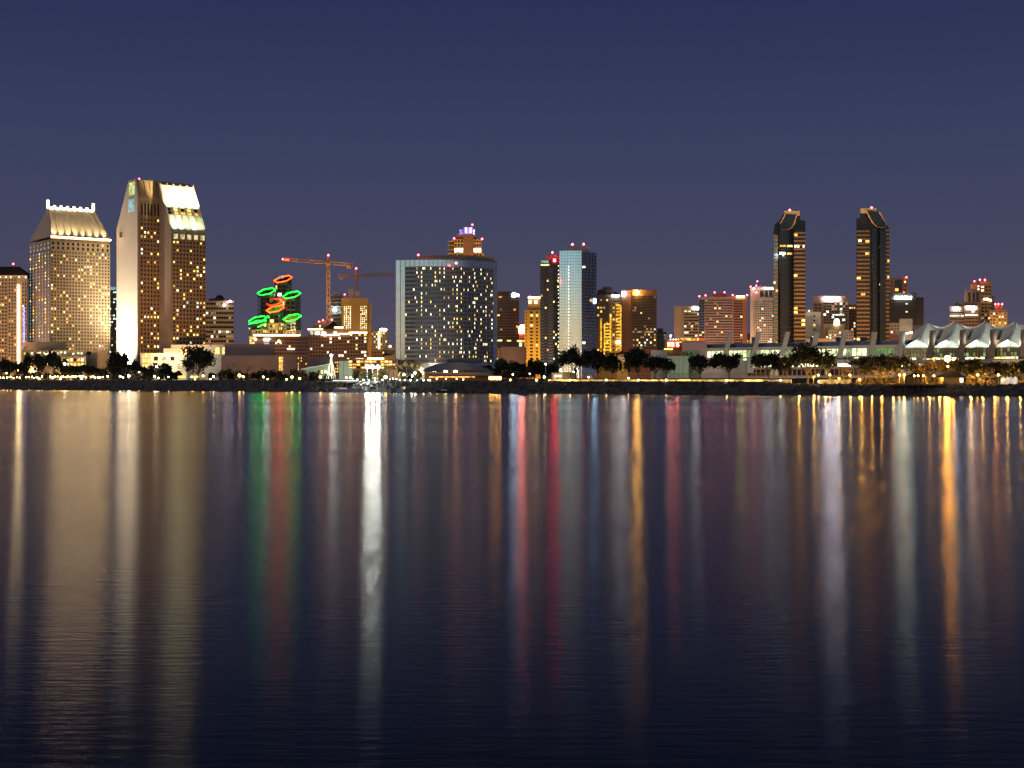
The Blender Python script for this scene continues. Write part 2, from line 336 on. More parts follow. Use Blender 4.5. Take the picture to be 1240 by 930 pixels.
for px in (1, 8, 14, 24, 32): b.part('roof_light', MB().ball((X(px, D), D-2.2, Zp(336, D)), .45), WHITEL)
b.done(); flood(10, D, 1.6, 330, (1, .5, .2), dist=120)
# --- hotel with the lit hipped roof
Lp, Cp, Rp, Bp = corner_fp(35.5, 61, 133, 1300, 36)
b = Bld('hotel_tower', 'tan hotel tower with floodlit sloping roof and white lit ridge, second from the left', 61, 1300)
zt = Zp(289.5, 1300); b.body([Lp, Cp, Rp, Bp], b.z0, zt, tan)
zb, z1 = Zp(424, 1300), Zp(303, 1300)
b.face(Cp, Rp, zb, z1, 20, 30, tan, wf=.5, hf=.5, lit=.13, rel=.6)
b.face(Lp, Cp, Zp(412, 1300), z1, 7, 27, pink, wf=.36, hf=.55, lit=.0, dk=TEALW, rel=.5, litf=lambda i, j: .45 if i % 2 or j % 5 == 2 else .1)
b.face(Cp, Rp, z1+.6, zt-1.5, 12, 2, tan, wf=.42, hf=.62, lit=.05, rel=.5)
b.face(Lp, Cp, z1+.6, zt-1.5, 6, 2, pink, wf=.4, hf=.6, lit=.25, dk=TEALW, mix=[(TEALW, 1)], rel=.5)
def lp(a, c, t): return tuple(a[i]+(c[i]-a[i])*t for i in range(len(a)))
zd = Zp(248, 1310); mid0, mid1 = lp(Cp, Lp, .5), lp(Rp, Bp, .5)
ra = lp(mid0, mid1, .12); rb = lp(mid0, mid1, .88)
e0, e1, e2, e3 = [(*p, zt+2.4) for p in (Cp, Rp, Bp, Lp)]
r0, r1 = (*ra, zd), (*rb, zd)
# ridge laid where the sight lines of the two finials cross the long axis
r0 = (*on_line(58, mid0, mid1), Zp(248, 1305)); r1 = (*on_line(113, mid0, mid1), Zp(257.5, 1360))
zr = r0[2]; r1 = (r1[0], r1[1], zr)
b.part('roof', MB().add([e0, e1, e2, e3, r0, r1], [(0, 1, 5, 4), (1, 2, 5), (2, 3, 4, 5), (3, 0, 4), (3, 2, 1, 0)]), mat('pale metal roof', (.5, .45, .36), .5))
b.part('eave_trough', MB().wall(Cp, Rp, .3, 2.2, zt+.4, zt+2.5), tan)
b.part('eave_light', MB().wall(Cp, Rp, 2.25, 2.6, zt+1.5, zt+2.6), glow('hotel eave light', (1, .66, .34), 30, var=.2))
n_ = 8
for k in range(n_+1):
    t = (k+.15)/n_; a = lp(e0, e1, min(t, 1)); c = lp(r0, r1, min(t, 1))
    nrm = Vector((math.sin(math.radians(36)), -math.cos(math.radians(36)), 0)); av = Vector(a)+nrm*.5; cv = Vector(c)+nrm*.2
    b.part('roof_rib', MB().tube([av, cv], .9, 5), mat('pale metal roof', 0))
    if k < n_: 
        p = Vector(lp(e0, e1, (k+.42)/n_))+nrm*3.6; p.z += .4; q_ = Vector(lp(e0, e1, (k+.42)/n_)).lerp(Vector(lp(r0, r1, (k+.42)/n_)), .55)
        spot(p, q_, 9, (1, .72, .38), 46, .4)
rg = MB().tube([Vector(r0), Vector(r1)], .9, 6)
b.part('ridge_light', rg, glow('hotel ridge light', (1, .70, .40), 32, var=.2))
for k in range(8):
    p = lp(r0, r1, k/7); h = 7 if k in (0, 7) else 2.6
    b.part('finial', MB().box(p[0]-.9, p[0]+.9, p[1]-.9, p[1]+.9, p[2], p[2]+h), WHITEL)
b.beacon(57.3, 243.5, 1305); b.beacon(113.2, 251.5, 1360)
b.done(); flood(95, 1300, 1.15, 290, (1, .52, .19), dist=130, ang=80); flood(40, 1300, .5, 290, (1, .7, .6), dist=130, dx=-60, ang=60)
# its podium
b = Bld('hotel_podium', 'low tan terraced podium at the foot of the hipped-roof hotel', 80, 1235)
b.mass(28, 80, 414, 1262, 20, tan, name='upper_block'); b.mass(26, 133, 424, 1235, 26, tan)
b.mass(60, 104, 432, 1222, 12, cream, name='terrace')
b.front(62, 102, 433, 444, 1222, 9, 2, tan, wf=.7, hf=.6, lit=.75, mix=[(WARM, 2), (GOLD, 2), (CREAM, 1)])
b.front(28, 60, 425, 431, 1235, 8, 1, tan, wf=.5, hf=.4, lit=.4)
for px in (39, 49, 56, 63, 70.5, 74, 79, 89, 95, 99): b.part('wall_light', MB().ball((X(px, 1234), 1233.6, Zp(426.5+random.random()*2, 1234)), .75), CREAM)
b.done(); flood(80, 1235, 1.4, 424, dist=60, aim=.6, ang=120)
# --- slim dark tower behind
b = Bld('office_tower', 'slim dark glass tower between the two hotels with green lit top', 137, 1700)
b.mass(132.5, 141.5, 348, 1700, 30, mirror_d); b.front(132.5, 141.5, 352, 440, 1700, 4, 22, dark, wf=.8, hf=.45, lit=.25, mix=[(COOL, 2), (DIM, 1)])
b.part('top_band', MB().wall(V2(133, 1700), V2(141, 1700), .6, 1., Zp(351, 1700), Zp(347.5, 1700)), TEALW); b.beacon(134.5, 351.5); b.done()
# --- the tall chisel-topped hotel
th = math.radians(37); u = Vector((math.cos(th), math.sin(th))); v = Vector((-math.sin(th), math.cos(th)))
D = 1290; O = Vector(V2(167.5, D))
lv = math.dist(O, on_line(142.6, O, O+v)); la = 30.
b = Bld('hotel_tower', 'tall stepped hotel with floodlit white end wall and glowing sloped glass roof', 168, D)
P3 = lambda a, c, z: (O.x+u.x*a+v.x*c, O.y+u.y*a+v.y*c, z)
z = lambda py, a=0, c=0: Zp(py, P3(a, c, 0)[1])
A2 = lambda a, c: P3(a, c, 0)[:2]
xB = math.dist(O, on_line(193.6, O, O+u)); wB = 0
pB = Vector(A2(xB, 0)); fB = on_line(208.6, pB, pB-v); wB = math.dist(pB, fB)
rB = on_line(249, fB, Vector(fB)+u); lB = math.dist(fB, rB); la = xB+lB-1
zA = z(277.5, 0, lv); zT = z(219, 0, lv*.35); zE = z(238, 0, 0)
def ext(name, prof_, a0, a1, m):
    n = len(prof_); vs = [P3(a0, c, zz) for c, zz in prof_]+[P3(a1, c, zz) for c, zz in prof_]
    return b.part(name, MB().add(vs, [tuple(range(n)), tuple(range(n, 2*n))[::-1]]+[((i+1) % n, i, i+n, (i+1) % n+n) for i in range(n)]), m)
cA1 = lv*.42; cA0 = lv*.10
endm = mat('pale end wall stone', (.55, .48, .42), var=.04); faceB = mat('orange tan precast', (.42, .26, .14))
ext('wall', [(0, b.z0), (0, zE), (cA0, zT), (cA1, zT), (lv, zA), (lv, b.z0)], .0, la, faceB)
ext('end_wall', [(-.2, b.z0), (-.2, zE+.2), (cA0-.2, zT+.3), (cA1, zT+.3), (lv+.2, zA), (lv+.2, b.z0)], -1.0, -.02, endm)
A2 = lambda a, c: P3(a, c, 0)[:2]
def endrect(name, c0, c1, zl, zh, m, out=1.02): b.part(name, MB().wall(A2(0, c1), A2(0, c0), out, out+.25, zl, zh), m)
endrect('blue_window', lv*.14, lv*.42, z(256, 0, 8), z(240.5, 0, 8), TEALW)
endrect('gable_niche', lv*.13, lv*.38, z(235.5, 0, 8), z(220.5, 0, 8), glow('green niche glow', (.75, .85, .3), .75))
endrect('square_opening', lv*.66, lv*.9, z(287, 0, 20), z(278.5, 0, 20), cream); endrect('opening_glass', lv*.70, lv*.84, z(286, 0, 20), z(279.5, 0, 20), glass_d, 1.3)
zEb = Zp(281.5, fB[1]); zTb = Zp(223, pB.y)
b.face(A2(1.5, 0), A2(xB-.3, 0), z(427), z(263), 6, 32, faceB, wf=.5, hf=.5, lit=.2, rel=.6)
b.face(A2(1.5, 0), A2(xB-.3, 0), z(262.5), z(243.5), 6, 1, faceB, wf=.5, hf=.78, lit=0, rel=.6)
ext('wing_wall', [(-wB, b.z0), (-wB, zEb), (-.02, zTb), (-.02, b.z0)], xB, xB+lB, faceB)
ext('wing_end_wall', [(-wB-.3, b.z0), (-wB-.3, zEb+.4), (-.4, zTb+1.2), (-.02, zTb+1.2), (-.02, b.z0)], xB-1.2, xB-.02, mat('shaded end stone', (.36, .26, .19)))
Fb0, Fb1 = A2(xB, -wB), A2(xB+lB, -wB)
b.face(Fb0, Fb1, Zp(417, fB[1]), Zp(290.5, fB[1]), 10, 26, faceB, wf=.52, hf=.5, lit=.2, rel=.6)
b.face(Fb0, Fb1, Zp(289.8, fB[1]), zEb-.3, 5, 1, faceB, wf=.62, hf=.8, lit=1, mix=[(glow('pale loggia glow', (.9, .8, .4), .7), 3), (GOLD, 1)], rel=.6)
rm = mat('white roof glazing', (.8, .8, .72), .45)
def R(s, t, off=0):
    p = Vector(P3(xB+lB*s, -wB+(wB)*t, zEb+(zTb-zEb)*t)); nn = Vector((-v.x*(zTb-zEb), -v.y*(zTb-zEb), wB)).normalized(); return p+nn*off
rampM = [rm, mat('green white roof glazing', (.62, .68, .50), .45)]
for k in range(5):
    s0, s1 = k/5+.02, (k+1)/5-.02
    for t0, t1, mi in ((0.01, .37, 1 if k in (2, 4) else 0), (.52, .98, 0)):
        b.part('roof_panel', MB().add([R(s0, t0, .5), R(s1, t0, .5), R(s1, t1, .5), R(s0, t1, .5), R(s0, t0, .1), R(s1, t0, .1), R(s1, t1, .1), R(s0, t1, .1)], [(0, 1, 2, 3), (0, 4, 5, 1), (1, 5, 6, 2), (2, 6, 7, 3), (3, 7, 4, 0)]), rampM[mi])
    for t0, t1, mm in ((.385, .43, GOLD if k else glass_d), (.45, .505, WARM if k in (1, 3) else glass_d)):
        b.part('roof_window', MB().add([R(s0, t0, .5), R(s1-.06, t0, .5), R(s1-.06, t1, .5), R(s0, t1, .5)], [(0, 1, 2, 3)]), mm)
    pc = R((s0+s1)/2, .0, 7); spot(pc, R((s0+s1)/2, .3, 0), 7 if k < 2 or k == 3 else 3, (.95, 1, .62), 80, .4)
    pc = R((s0+s1)/2, .47, 5.5); spot(pc, R((s0+s1)/2, .75, 0), 60, (1, .88, .46), 75, .4)
for k in range(6): b.part('roof_rib', MB().tube([R(k/5, -.01, .9), R(k/5, 1.01, .9)], .6, 5), cream)
for k in range(4): b.part('roof_fin', MB().tube([P3(2+k*(xB-3)/3.3, -.1, zE), P3(2+k*(xB-3)/3.3, cA0, zT+.4)], .5, 5), faceB)
for px, py in ((168, 216.5), (198.5, 222), (230.5, 228.5)): b.beacon(px, py, D+20)
b.done(); 
spot(P3(-16, lv*.55, 13), P3(0, lv*.5, 48), 70, (1, .86, .58), 100, 1.2); spot(P3(-45, lv*.6, 14), P3(0, lv*.5, 105), 2.6, (1, .88, .70), 80)
spot((X(200, 1180), 1180, 30), (X(212, 1300), 1300, 85), .75, (1, .55, .24), 100)
# white annex
D = 1215; b = Bld('hotel_annex', 'bright white floodlit low annex with square windows below the tall stepped hotel', 200, D)
b.mass(170, 226, 427.5, D, 40, white); b.mass(207, 276, 417.5, 1232, 34, white, name='rear_block'); b.mass(198, 222, 422, 1226, 10, white, name='step_block')
b.front(172, 182, 427.5, 446, D, 3, 3, cream, wf=.7, hf=.7, lit=1, mix=[(GOLD, 1), (WARM, 1)])
b.front(184, 214, 430.5, 438, D, 3, 1, white, wf=.52, hf=.66, lit=.3, mix=[(DIM, 1)], rel=.7); b.front(192, 222, 441, 449, D, 3, 1, white, wf=.45, hf=.6, lit=.3, mix=[(DIM, 1)], rel=.7)
b.front(220.5, 277, 420.5, 429, 1232, 6, 1, white, wf=.62, hf=.9, lit=.7, mix=[(glow('orange banquet window', (1, .55, .12), 2.2), 1)], rel=.8, skip=lambda i, j: i in (1, 3))
b.done(); flood(200, D, 3.4, 427, (1, .80, .42), dist=26, ang=120, aim=.9); flood(220, D, 1.6, 430, (1, .78, .42), dist=24, ang=100, aim=.8); flood(262, 1232, .5, 418, (1, .8, .7), dist=50)
# --- striped office
D = 1520; b = Bld('office_building', 'tan office block with dark window bands and rooftop domes beside the tall stepped hotel', 266, D)
b.mass(240, 283, 364, D, 32, tan); b.mass(253, 272, 361.5, D+6, 16, dark, name='penthouse')
b.front(240, 283, 365, 433, D, 14, 12, tan, wf=.9, hf=.46, lit=.3, mix=[(COOL, 1), (CREAM, .4), (DIM, 4)])
for px, py in ((272, 369), (279, 365)): b.part('roof_light', MB().ball((X(px, D), D-2, Zp(py, D)), 1.0), SIG)
b.part('dome', MB().ball((X(263, D), D+12, Zp(362, D)), 5), dark); b.beacon(275, 366, D-3); b.done(); flood(266, D, 1.1, 364, dist=110)
# --- cluster of hexagonal towers with neon rims
b = Bld('hexagon_tower', 'cluster of dark hexagonal glass towers outlined in green and orange neon', 333, 1620)
def hexa(cx, cy, D, base, neon, r=10.6, up=mat('smoke teal glass', (.13, .20, .21), .22, .85), split=.55):
    xc = X(cx, D); R_ = r/F*D; zc = Zp(cy, D); pts = [(xc+R_*math.cos(a), D+R_*math.sin(a)) for a in [math.radians(k*60) for k in range(6)]]
    zz = [zc+(p[0]-xc)/R_*2.0/F*D+(p[1]-D)/R_*4.7/F*D for p in pts]; zb = b.z0
    t = b.part('hexagon_shaft', MB().prism(pts, zb, zz), up)
    for k, (i, j) in enumerate(((3, 4), (4, 5), (5, 0))):
        P, Q = pts[i], pts[j]; zl = min(zz[i], zz[j])-2; zs = zl-(split or .45)*(zl-Zp(406, D))
        b.face(P, Q, Zp(base, D), zs, 3, max(2, int((zs-Zp(base, D))/4.2)), tan, wf=.6, hf=.5, lit=.35, rel=.35, mix=[(WARM, 2), (GOLD, 2), (DIM, 1)])
        b.face(P, Q, zs+.4, zl, 2, max(2, int((zl-zs)/4.2)), mat('smoke teal glass', 0), wf=.86, hf=.8, lit=.07, rel=.25, dk=mirror if k == 0 else teal if k == 2 else glass_d)  # outer facets take brighter glass, painting in their sky reflections
    b.part('neon_rim', MB().tube([(p[0]+(p[0]-xc)*.03, p[1]+(p[1]-D)*.03, z_+.4) for p, z_ in zip(pts, zz)], .38, 5, closed=True), neon)
spot((X(333, 1500), 1490, 62), (X(333, 1600), 1600, 72), 1.7, (1, .6, .22), 80)  # added spot above the hotel roof, brightening the tan shafts
hexa(342.7, 338.3, 1650, 405, ORNG); hexa(322.6, 353.5, 1640, 405, GRN); hexa(353.2, 357.5, 1634, 405, GRN); hexa(333, 366, 1632, 405, REDN, r=9.6)
hexa(333.3, 374.5, 1612, 405, ORNG, split=.42); hexa(312, 387.5, 1606, 416, GRN, split=.42); hexa(353.8, 385, 1600, 405, GRN, split=.6)
b.part('second_rim', MB().tube([V3 for V3 in [(X(p, 1595), 1595, Zp(q_, 1595)) for p, q_ in ((301.5, 392.5), (311, 388.3), (322.5, 388.3))]], .5, 5), GRN)
b.part('green_bar', MB().tube([(X(312, 1592), 1592, Zp(396, 1592)), (X(322, 1592), 1592, Zp(391.5, 1592))], .45, 5), GRN)
b.part('roof_screen', MB().wall(V2(338, 1640), V2(343, 1640), 0, .6, Zp(337, 1640), Zp(334, 1640)), TEALW)
b.part('cornice_light', MB().wall(V2(307, 1585), V2(363.5, 1585), 0, .8, Zp(406.6, 1585), Zp(405.4, 1585)), WHITEL)
b.mass(301.5, 364, 407, 1586, 20, tan, name='base_block'); b.front(302, 308, 408, 417, 1586, 2, 3, tan, lit=.7); b.done(); flood(333, 1590, 2.4, 350, (1, .6, .22), dist=90, aim=.2)
# --- brown hotels in front
D = 1370; b = Bld('brown_hotel', 'long brown low hotel wing with rows of dark balconies left of the lit-cornice block', 345, D)
b.mass(309, 374, 407.5, D, 26, brown); b.front(325, 374, 409, 430, D, 18, 5, brick, wf=.7, hf=.55, lit=.06); b.mass(309, 326, 410, D-4, 4, brick, name='bay')
for px, py in ((310.5, 411), (339, 413.5)): b.part('round_light', MB().ball((X(px, D), D-6, Zp(py, D)), 1.3), WHITEL)
b.part('porch_light', MB().wall(V2(319.5, D-5), V2(326.5, D-5), 0, .5, Zp(411.8, D), Zp(410, D)), SIGB); b.part('porch_glow', MB().wall(V2(320, D-5), V2(326, D-5), 0, .5, Zp(418.5, D), Zp(416.3, D)), WARM)
b.part('window_light', MB().wall(V2(348, D), V2(357, D), .5, .9, Zp(423.5, D), Zp(421.8, D)), CREAM); b.done(); flood(345, D, .7, 408, (1, .5, .22), dist=60)
D = 1330; b = Bld('brown_hotel', 'brown hotel block with white lit cornice line and small dark pyramid roof below the crane', 410, D)
b.mass(373, 445, 398.5, D, 34, brown)
b.front(375, 409, 404, 437, D, 10, 8, brick, wf=.66, hf=.55, lit=.09, mix=[(CREAM, 1)]); b.front(409.6, 444, 403, 437, D, 10, 8, brick, wf=.66, hf=.55, lit=.18, mix=[(CREAM, 1), (WARM, 1)])
for a, c, y in ((373, 391, 398.6), (389, 411, 405.5), (409, 423, 404.2), (405, 416, 396.5), (423, 444.5, 402.8)): b.part('cornice_light', MB().wall(V2(a, D), V2(c, D), .8, 1.4, Zp(y+.75, D), Zp(y-.5, D)), WHITEL)
for a, c in ((376, 379), (381.5, 387), (389, 395), (404, 408)): b.part('top_window', MB().wall(V2(a, D), V2(c, D), .5, .9, Zp(405.5, D), Zp(401.5, D)), COOL if a < 380 else CREAM)
pz = Zp(398, D); b.part('pyramid_roof', MB().cone([(X(391, D), D+4), (X(412, D), D+4), (X(412, D), D+24), (X(391, D), D+24)], pz, (X(401.5, D), D+14, Zp(388.5, D))), tile)
b.beacon(401.5, 387.2); b.done(); flood(410, D, 1.0, 398, (1, .52, .2), dist=60)
b = Bld('concrete_block', 'grey lift core with small red lights left of the dark pyramid roof', 388, 1500)
b.mass(379, 390, 391, 1500, 14, grey); b.mass(384, 396, 388.5, 1505, 14, grey, name='upper_block'); b.front(380, 389, 392, 398, 1500, 3, 1, grey, lit=.3); b.beacon(386, 389.5); b.beacon(391, 387.5); b.done()
# --- orange courthouse tower with two lit window columns
D = 1560; b = Bld('office_tower', 'orange lit square tower with two columns of small lit windows between the cranes', 431, D)
b.mass(413.5, 446, 361, D, 34, ochre); b.mass(446, 449.8, 367, D+2, 30, ochre, name='side_wall')
for a, c in ((416, 425.5), (436, 444.5)): b.front(a, c, 370, 402, D, 4, 14, ochre, wf=.5, hf=.5, lit=.92, mix=[(CREAM, 1), (WARM, 1)], rel=.4)
b.mass(422.5, 428, 350, D+8, 12, cream, name='penthouse', base=361); b.mass(429, 435.5, 353, D+6, 12, cream, name='penthouse', base=361)
b.part('mast', MB().tube([(X(423, D), D+8, Zp(352, D)), (X(423, D), D+8, Zp(346.5, D))], .5), steel); b.beacon(417.3, 356.5, D-3); b.done(); flood(431, D, 2.3, 361, (1, .52, .14), dist=60, ang=120)
b = Bld('unfinished_tower', 'half built tower of bare floor slabs with a bright work light beside the crane mast', 405, 1580)
D = 1580; b.mass(400, 415, 356, D+6, 18, grey)
for k in range(10): b.part('floor_slab', MB().box(X(399, D), X(415, D), D, D+6, Zp(357+k*4.5, D)-.6, Zp(357+k*4.5, D)), grey)
b.part('work_light', MB().ball((X(405.5, D), D-2, Zp(375.3, D)), 1.9), glow('work light white', (.85, 1, .95), 40, var=0)); b.part('roof_frame', MB().tube([(X(401, D), D, Zp(357, D)), (X(405, D), D, Zp(354.5, D)), (X(417, D), D, Zp(354.5, D))], .5), steel); b.done()
# --- tower cranes
def crane(mx, jx0, jy0, jx1, jy1, topy, basey, D, cwx, label, ax):
    t = thing('tower_crane', (X(mx, D), D, land_z(X(mx, D), D)), label, 'crane', None); xm = X(mx, D); w_ = 1.5
    def lattice(p, q_, w_, n_, r=.22):
        g_ = MB(); p, q_ = Vector(p), Vector(q_); d = (q_-p).normalized(); up = Vector((0, 1, 0)); s_ = d.cross(up).normalized()
        cs = [s_*w_/2+up*w_/2, s_*w_/2-up*w_/2, -s_*w_/2-up*w_/2, -s_*w_/2+up*w_/2]
        for c in cs: g_.tube([p+c, q_+c], r, 4)
        for k in range(n_):
            a, c = p.lerp(q_, k/n_), p.lerp(q_, (k+1)/n_)
            for i in range(4): g_.tube([a+cs[i], c+cs[(i+1) % 4]], r*.7, 3)
        return g_
    zj = Zp(jy0+(jy1-jy0)*(mx-jx0)/(jx1-jx0), D)
    part(t, 'mast', lattice((xm, D, 6), (xm, D, zj), 3, 22, .36), rust); part(t, 'tower_top', lattice((xm, D, zj), (xm, D, Zp(topy+1.5, D)), 2, 4, .3), rust)
    part(t, 'jib', lattice((X(jx0, D), D-2, Zp(jy0, D)), (X(jx1, D), D-2, Zp(jy1, D)), 2.6, 30, .3), rust)
    part(t, 'cab', MB().box(xm-1.5, xm+1.5, D-4.4, D-2.2, zj-4, zj-1), rust)
    zc = Zp(jy0+(jy1-jy0)*(cwx-jx0)/(jx1-jx0), D); part(t, 'counterweight', MB().box(X(cwx, D)-2, X(cwx, D)+2, D-3.2, D-.8, zc-4, zc-.5), rust)
    za = Zp(jy0+(jy1-jy0)*(ax-jx0)/(jx1-jx0), D); part(t, 'jib_post', MB().tube([(X(ax-.8, D), D-2, za), (X(ax+.2, D), D-2, za+5.5)], .25, 4).tube([(X(ax+1, D), D-2, za), (X(ax+.2, D), D-2, za+5.5)], .25, 4), rust)
    part(t, 'tie_rope', MB().tube([(xm, D-1, Zp(topy+2, D)), (X(ax, D), D-2, za+1)], .12, 3).tube([(xm, D-1, Zp(topy+2, D)), (X(cwx, D), D-2, zc+1)], .12, 3), steel)
    o = part(t, 'beacon', MB().tube([(xm, D, Zp(topy+2, D)), (xm, D, Zp(topy, D))], .25, 4).ball((xm, D, Zp(topy, D)), 1., 1), [steel, RED])
    return t
spot((X(400, 1440), 1435, 40), (X(385, 1500), 1500, 125), 1.8, (1, .62, .2), 75); spot((X(440, 1600), 1575, 60), (X(445, 1640), 1640, 125), 1.5, (1, .5, .15), 80)  # added spots from below, warming and brightening the cranes
t = crane(397.6, 342.5, 314, 427.5, 321, 309, 430, 1500, 422.5, 'tall orange tower crane with its jib pointing left and red tip light', 373)
part(t, 'beacon', MB().ball((X(343, 1500), 1498, Zp(314, 1500)), .9), RED)
part(t, 'jib_light', MB().wall(V2(345, 1496), V2(350, 1496), 0, .4, Zp(315.3, 1496), Zp(314.3, 1496)), ORNG)
crane(431.3, 410, 334.5, 482, 332.5, 325, 430, 1640, 413.5, 'lower orange tower crane with its jib passing behind the curved hotel', 456)
# --- small tower with white strip, low blocks
D = 1800; b = Bld('apartment_tower', 'small distant tower with a vertical white light strip and white rooftop sign', 460, D)
b.mass(450, 469, 400.5, D, 30, tan); b.front(450, 457.5, 403, 425, D, 3, 7, tan, lit=.3); b.front(460.6, 469, 402, 425, D, 3, 7, tan, lit=.4)
b.part('light_strip', MB().wall(V2(458.3, D), V2(459.8, D), .4, 1, Zp(422, D), Zp(402, D)), WHITEL); b.sign(460, 469, 397.3, 400.2, D, SIG); b.done(); flood(460, D, 1.2, 401, dist=80)
D = 1450; b = Bld('low_block', 'low orange lit blocks with a dark peaked pavilion roof left of the curved hotel', 462, D)
b.mass(449, 480, 424, D, 20, tan); b.mass(466, 480, 420.5, D+5, 16, ochre, name='rear_block'); b.front(450, 466, 425, 437, D, 5, 3, pink, lit=.2)
b.part('peaked_roof', MB().cone([(X(464, D), D-14), (X(476, D), D-14), (X(476, D), D-2), (X(464, D), D-2)], Zp(430.5, D-8), (X(469.5, D), D-8, Zp(427.5, D-8))), tile); b.part('gold_light', MB().ball((X(472.5, D), D-1, Zp(419.5, D)), 1.2), WHITEL); b.done(); flood(465, D, 1.7, 424, (1, .5, .15), dist=40, ang=120)
# --- pink hall
D = 1130; b = Bld('exhibition_hall', 'windowless pinkish concrete hall with a tall orange lit window slot behind the park', 310, D)
b.mass(268, 372, 430.5, D, 40, pink); b.mass(272, 331, 416.5, D+25, 40, mauve, name='rear_block')
gr = MB()
for k in range(46): px = 286+k*1.85; gr.wall(V2(px, D), V2(px+.8, D), .01, .35, g(px, D), Zp(431, D)) if not 337 < px < 343.5 else None
b.part('ribbed_cladding', gr, pink); b.front(337.5, 343, 432, 449, D, 2, 5, ochre, wf=.8, hf=.85, lit=1, mix=[(GOLD, 2), (WARM, 1)], rel=.5)
b.front(360, 372, 432, 449, D, 4, 5, brown, wf=.6, hf=.6, lit=.3, mix=[(GOLD, 1)]); b.done(); flood(315, D, .85, 430, (1, .55, .32), dist=45, ang=125, aim=.6)
# --- market village front behind the marina
D = 1090; b = Bld('market_hall', 'long low waterfront hall with warm lit galleries behind the marina floodlights', 430, D)
b.mass(372, 482, 434.5, D, 30, mauve); b.mass(380, 405, 432, D+3, 20, mauve, name='roof_block'); b.front(422, 480, 436, 447, D, 12, 3, brown, wf=.85, hf=.55, lit=.75, mix=[(GOLD, 2), (WARM, 1)])
b.part('canopy_light', MB().wall(V2(445, D), V2(465, D), 1, 1.6, Zp(434.8, D), Zp(433.6, D)), WHITEL); b.front(405, 410, 437, 452, D, 2, 4, brown, wf=.7, hf=.5, lit=.8, mix=[(GOLD, 1)]); b.done(); flood(450, D, 1.2, 436, (1, .55, .2), dist=25, ang=130)
D = 1040; b = Bld('sloped_roof_pavilion', 'pale green-white lit pavilion whose roof slopes down to the left', 392, D)
b.part('wall', MB().profile([(367, 446), (400, 440.5), (400, 458), (372, 458)], D, 20), greengrey); b.part('roof', MB().profile([(364, 446.6), (401, 440), (401, 441.2), (364, 448)], D-1.5, 24), white)
b.front(384, 396, 448, 453, D, 3, 1, greengrey, wf=.6, hf=.8, lit=.2); b.done(n=3); flood(388, D, 1.4, 441, (.9, 1, .7), dist=25, ang=130)
b = Bld('panel_wall_building', 'pale grey green panel building beside the rigging-shaped light tree', 415, 1050)
b.mass(410.5, 422.5, 437, 1050, 20, greengrey); b.mass(422.5, 427, 445.5, 1046, 10, greengrey, name='annex'); b.part('panel_joint', MB().wall(V2(416, 1050), V2(416.4, 1050), .01, .2, 8, Zp(437, 1050)), dark); b.done(); flood(416, 1050, 1.5, 437, (.95, 1, .75), dist=22, ang=120)
# --- curved mirror-glass hotel
D = 1100; b = Bld('curved_hotel', 'wide curved mirror-glass hotel slab dotted with lit rooms in the middle', 541, D)
def arc(px0, px1, D0, D1, bul, n):
    P, Q = Vector(V2(px0, D0)), Vector(V2(px1, D1)); d = Q-P; nn = Vector((d.y, -d.x)).normalized()
    return [tuple(P+d*(k/n)+nn*bul*(1-(2*k/n-1)**2)) for k in range(n+1)]
A = arc(478.8, 601.8, 1122, 1142, 15, 24); zt = Zp(314.8, 1118)
b.body(A+[(A[-1][0]-6, A[-1][1]+22), (A[0][0]+6, A[0][1]+26)], b.z0, zt, mirror)
zb, z1 = Zp(439, 1112), Zp(322, 1112)
for k in range(2, 23):
    gl = mirror if k < 14 else mirror_d
    b.face(A[k], A[k+1], zb, z1, 3, 23, mat('blue grey spandrel', (.27, .30, .34), .4, .4), wf=.84 if k < 4 else .56, hf=.5, dk=glass_b if k < 5 else glass_d, rel=.22, litf=lambda i, j, k=k: (.03 if k < 4 else .40 if i == 1 else .03) if k < 15 else (.34 if i == k % 3 else .06), mix=[(CREAM, 3), (WARM, 2), (GOLD, 1)])
bal = MB()
for k in range(24):   # soft warm ceiling light on balconies: slab edges
    b_ = None
for j in range(23):
    zz = zb+(z1-zb)*(j)/23; gs = MB()
    for k in range(4, 23): gs.wall(A[k], A[k+1], .2, 1.1, zz-.28, zz)
    b.part('balcony_slab', gs, mat('blue grey spandrel', 0))
mu = MB()
for k in range(25): 
    a_ = A[k]; mu.box(a_[0]-.12, a_[0]+.12, a_[1]-.35, a_[1], zb, zt)
b.part('mullions', mu, steel)
b.part('parapet', MB().prism([(p[0], p[1]-.3) for p in A]+[(A[-1][0]-6, A[-1][1]+22), (A[0][0]+6, A[0][1]+26)], zt+.01, zt+.8), mat('blue grey spandrel', 0))
B2 = arc(504, 599, 1136, 1142, 12, 10); b.part('penthouse', MB().prism(B2+[(B2[-1][0]-4, B2[-1][1]+12), (B2[0][0]+4, B2[0][1]+12)], zt+.8, Zp(310, 1135)), pink)
b.beacon(506.5, 308.5, 1125); b.beacon(552.5, 318.5, 1103, r=.9); b.done(n=100, name='window'); flood(530, 1090, .65, 430, (1, .55, .32), dist=60, aim=.3, ang=110); flood(482, 1110, .6, 430, (1, .62, .3), dist=40, aim=.1, ang=60)
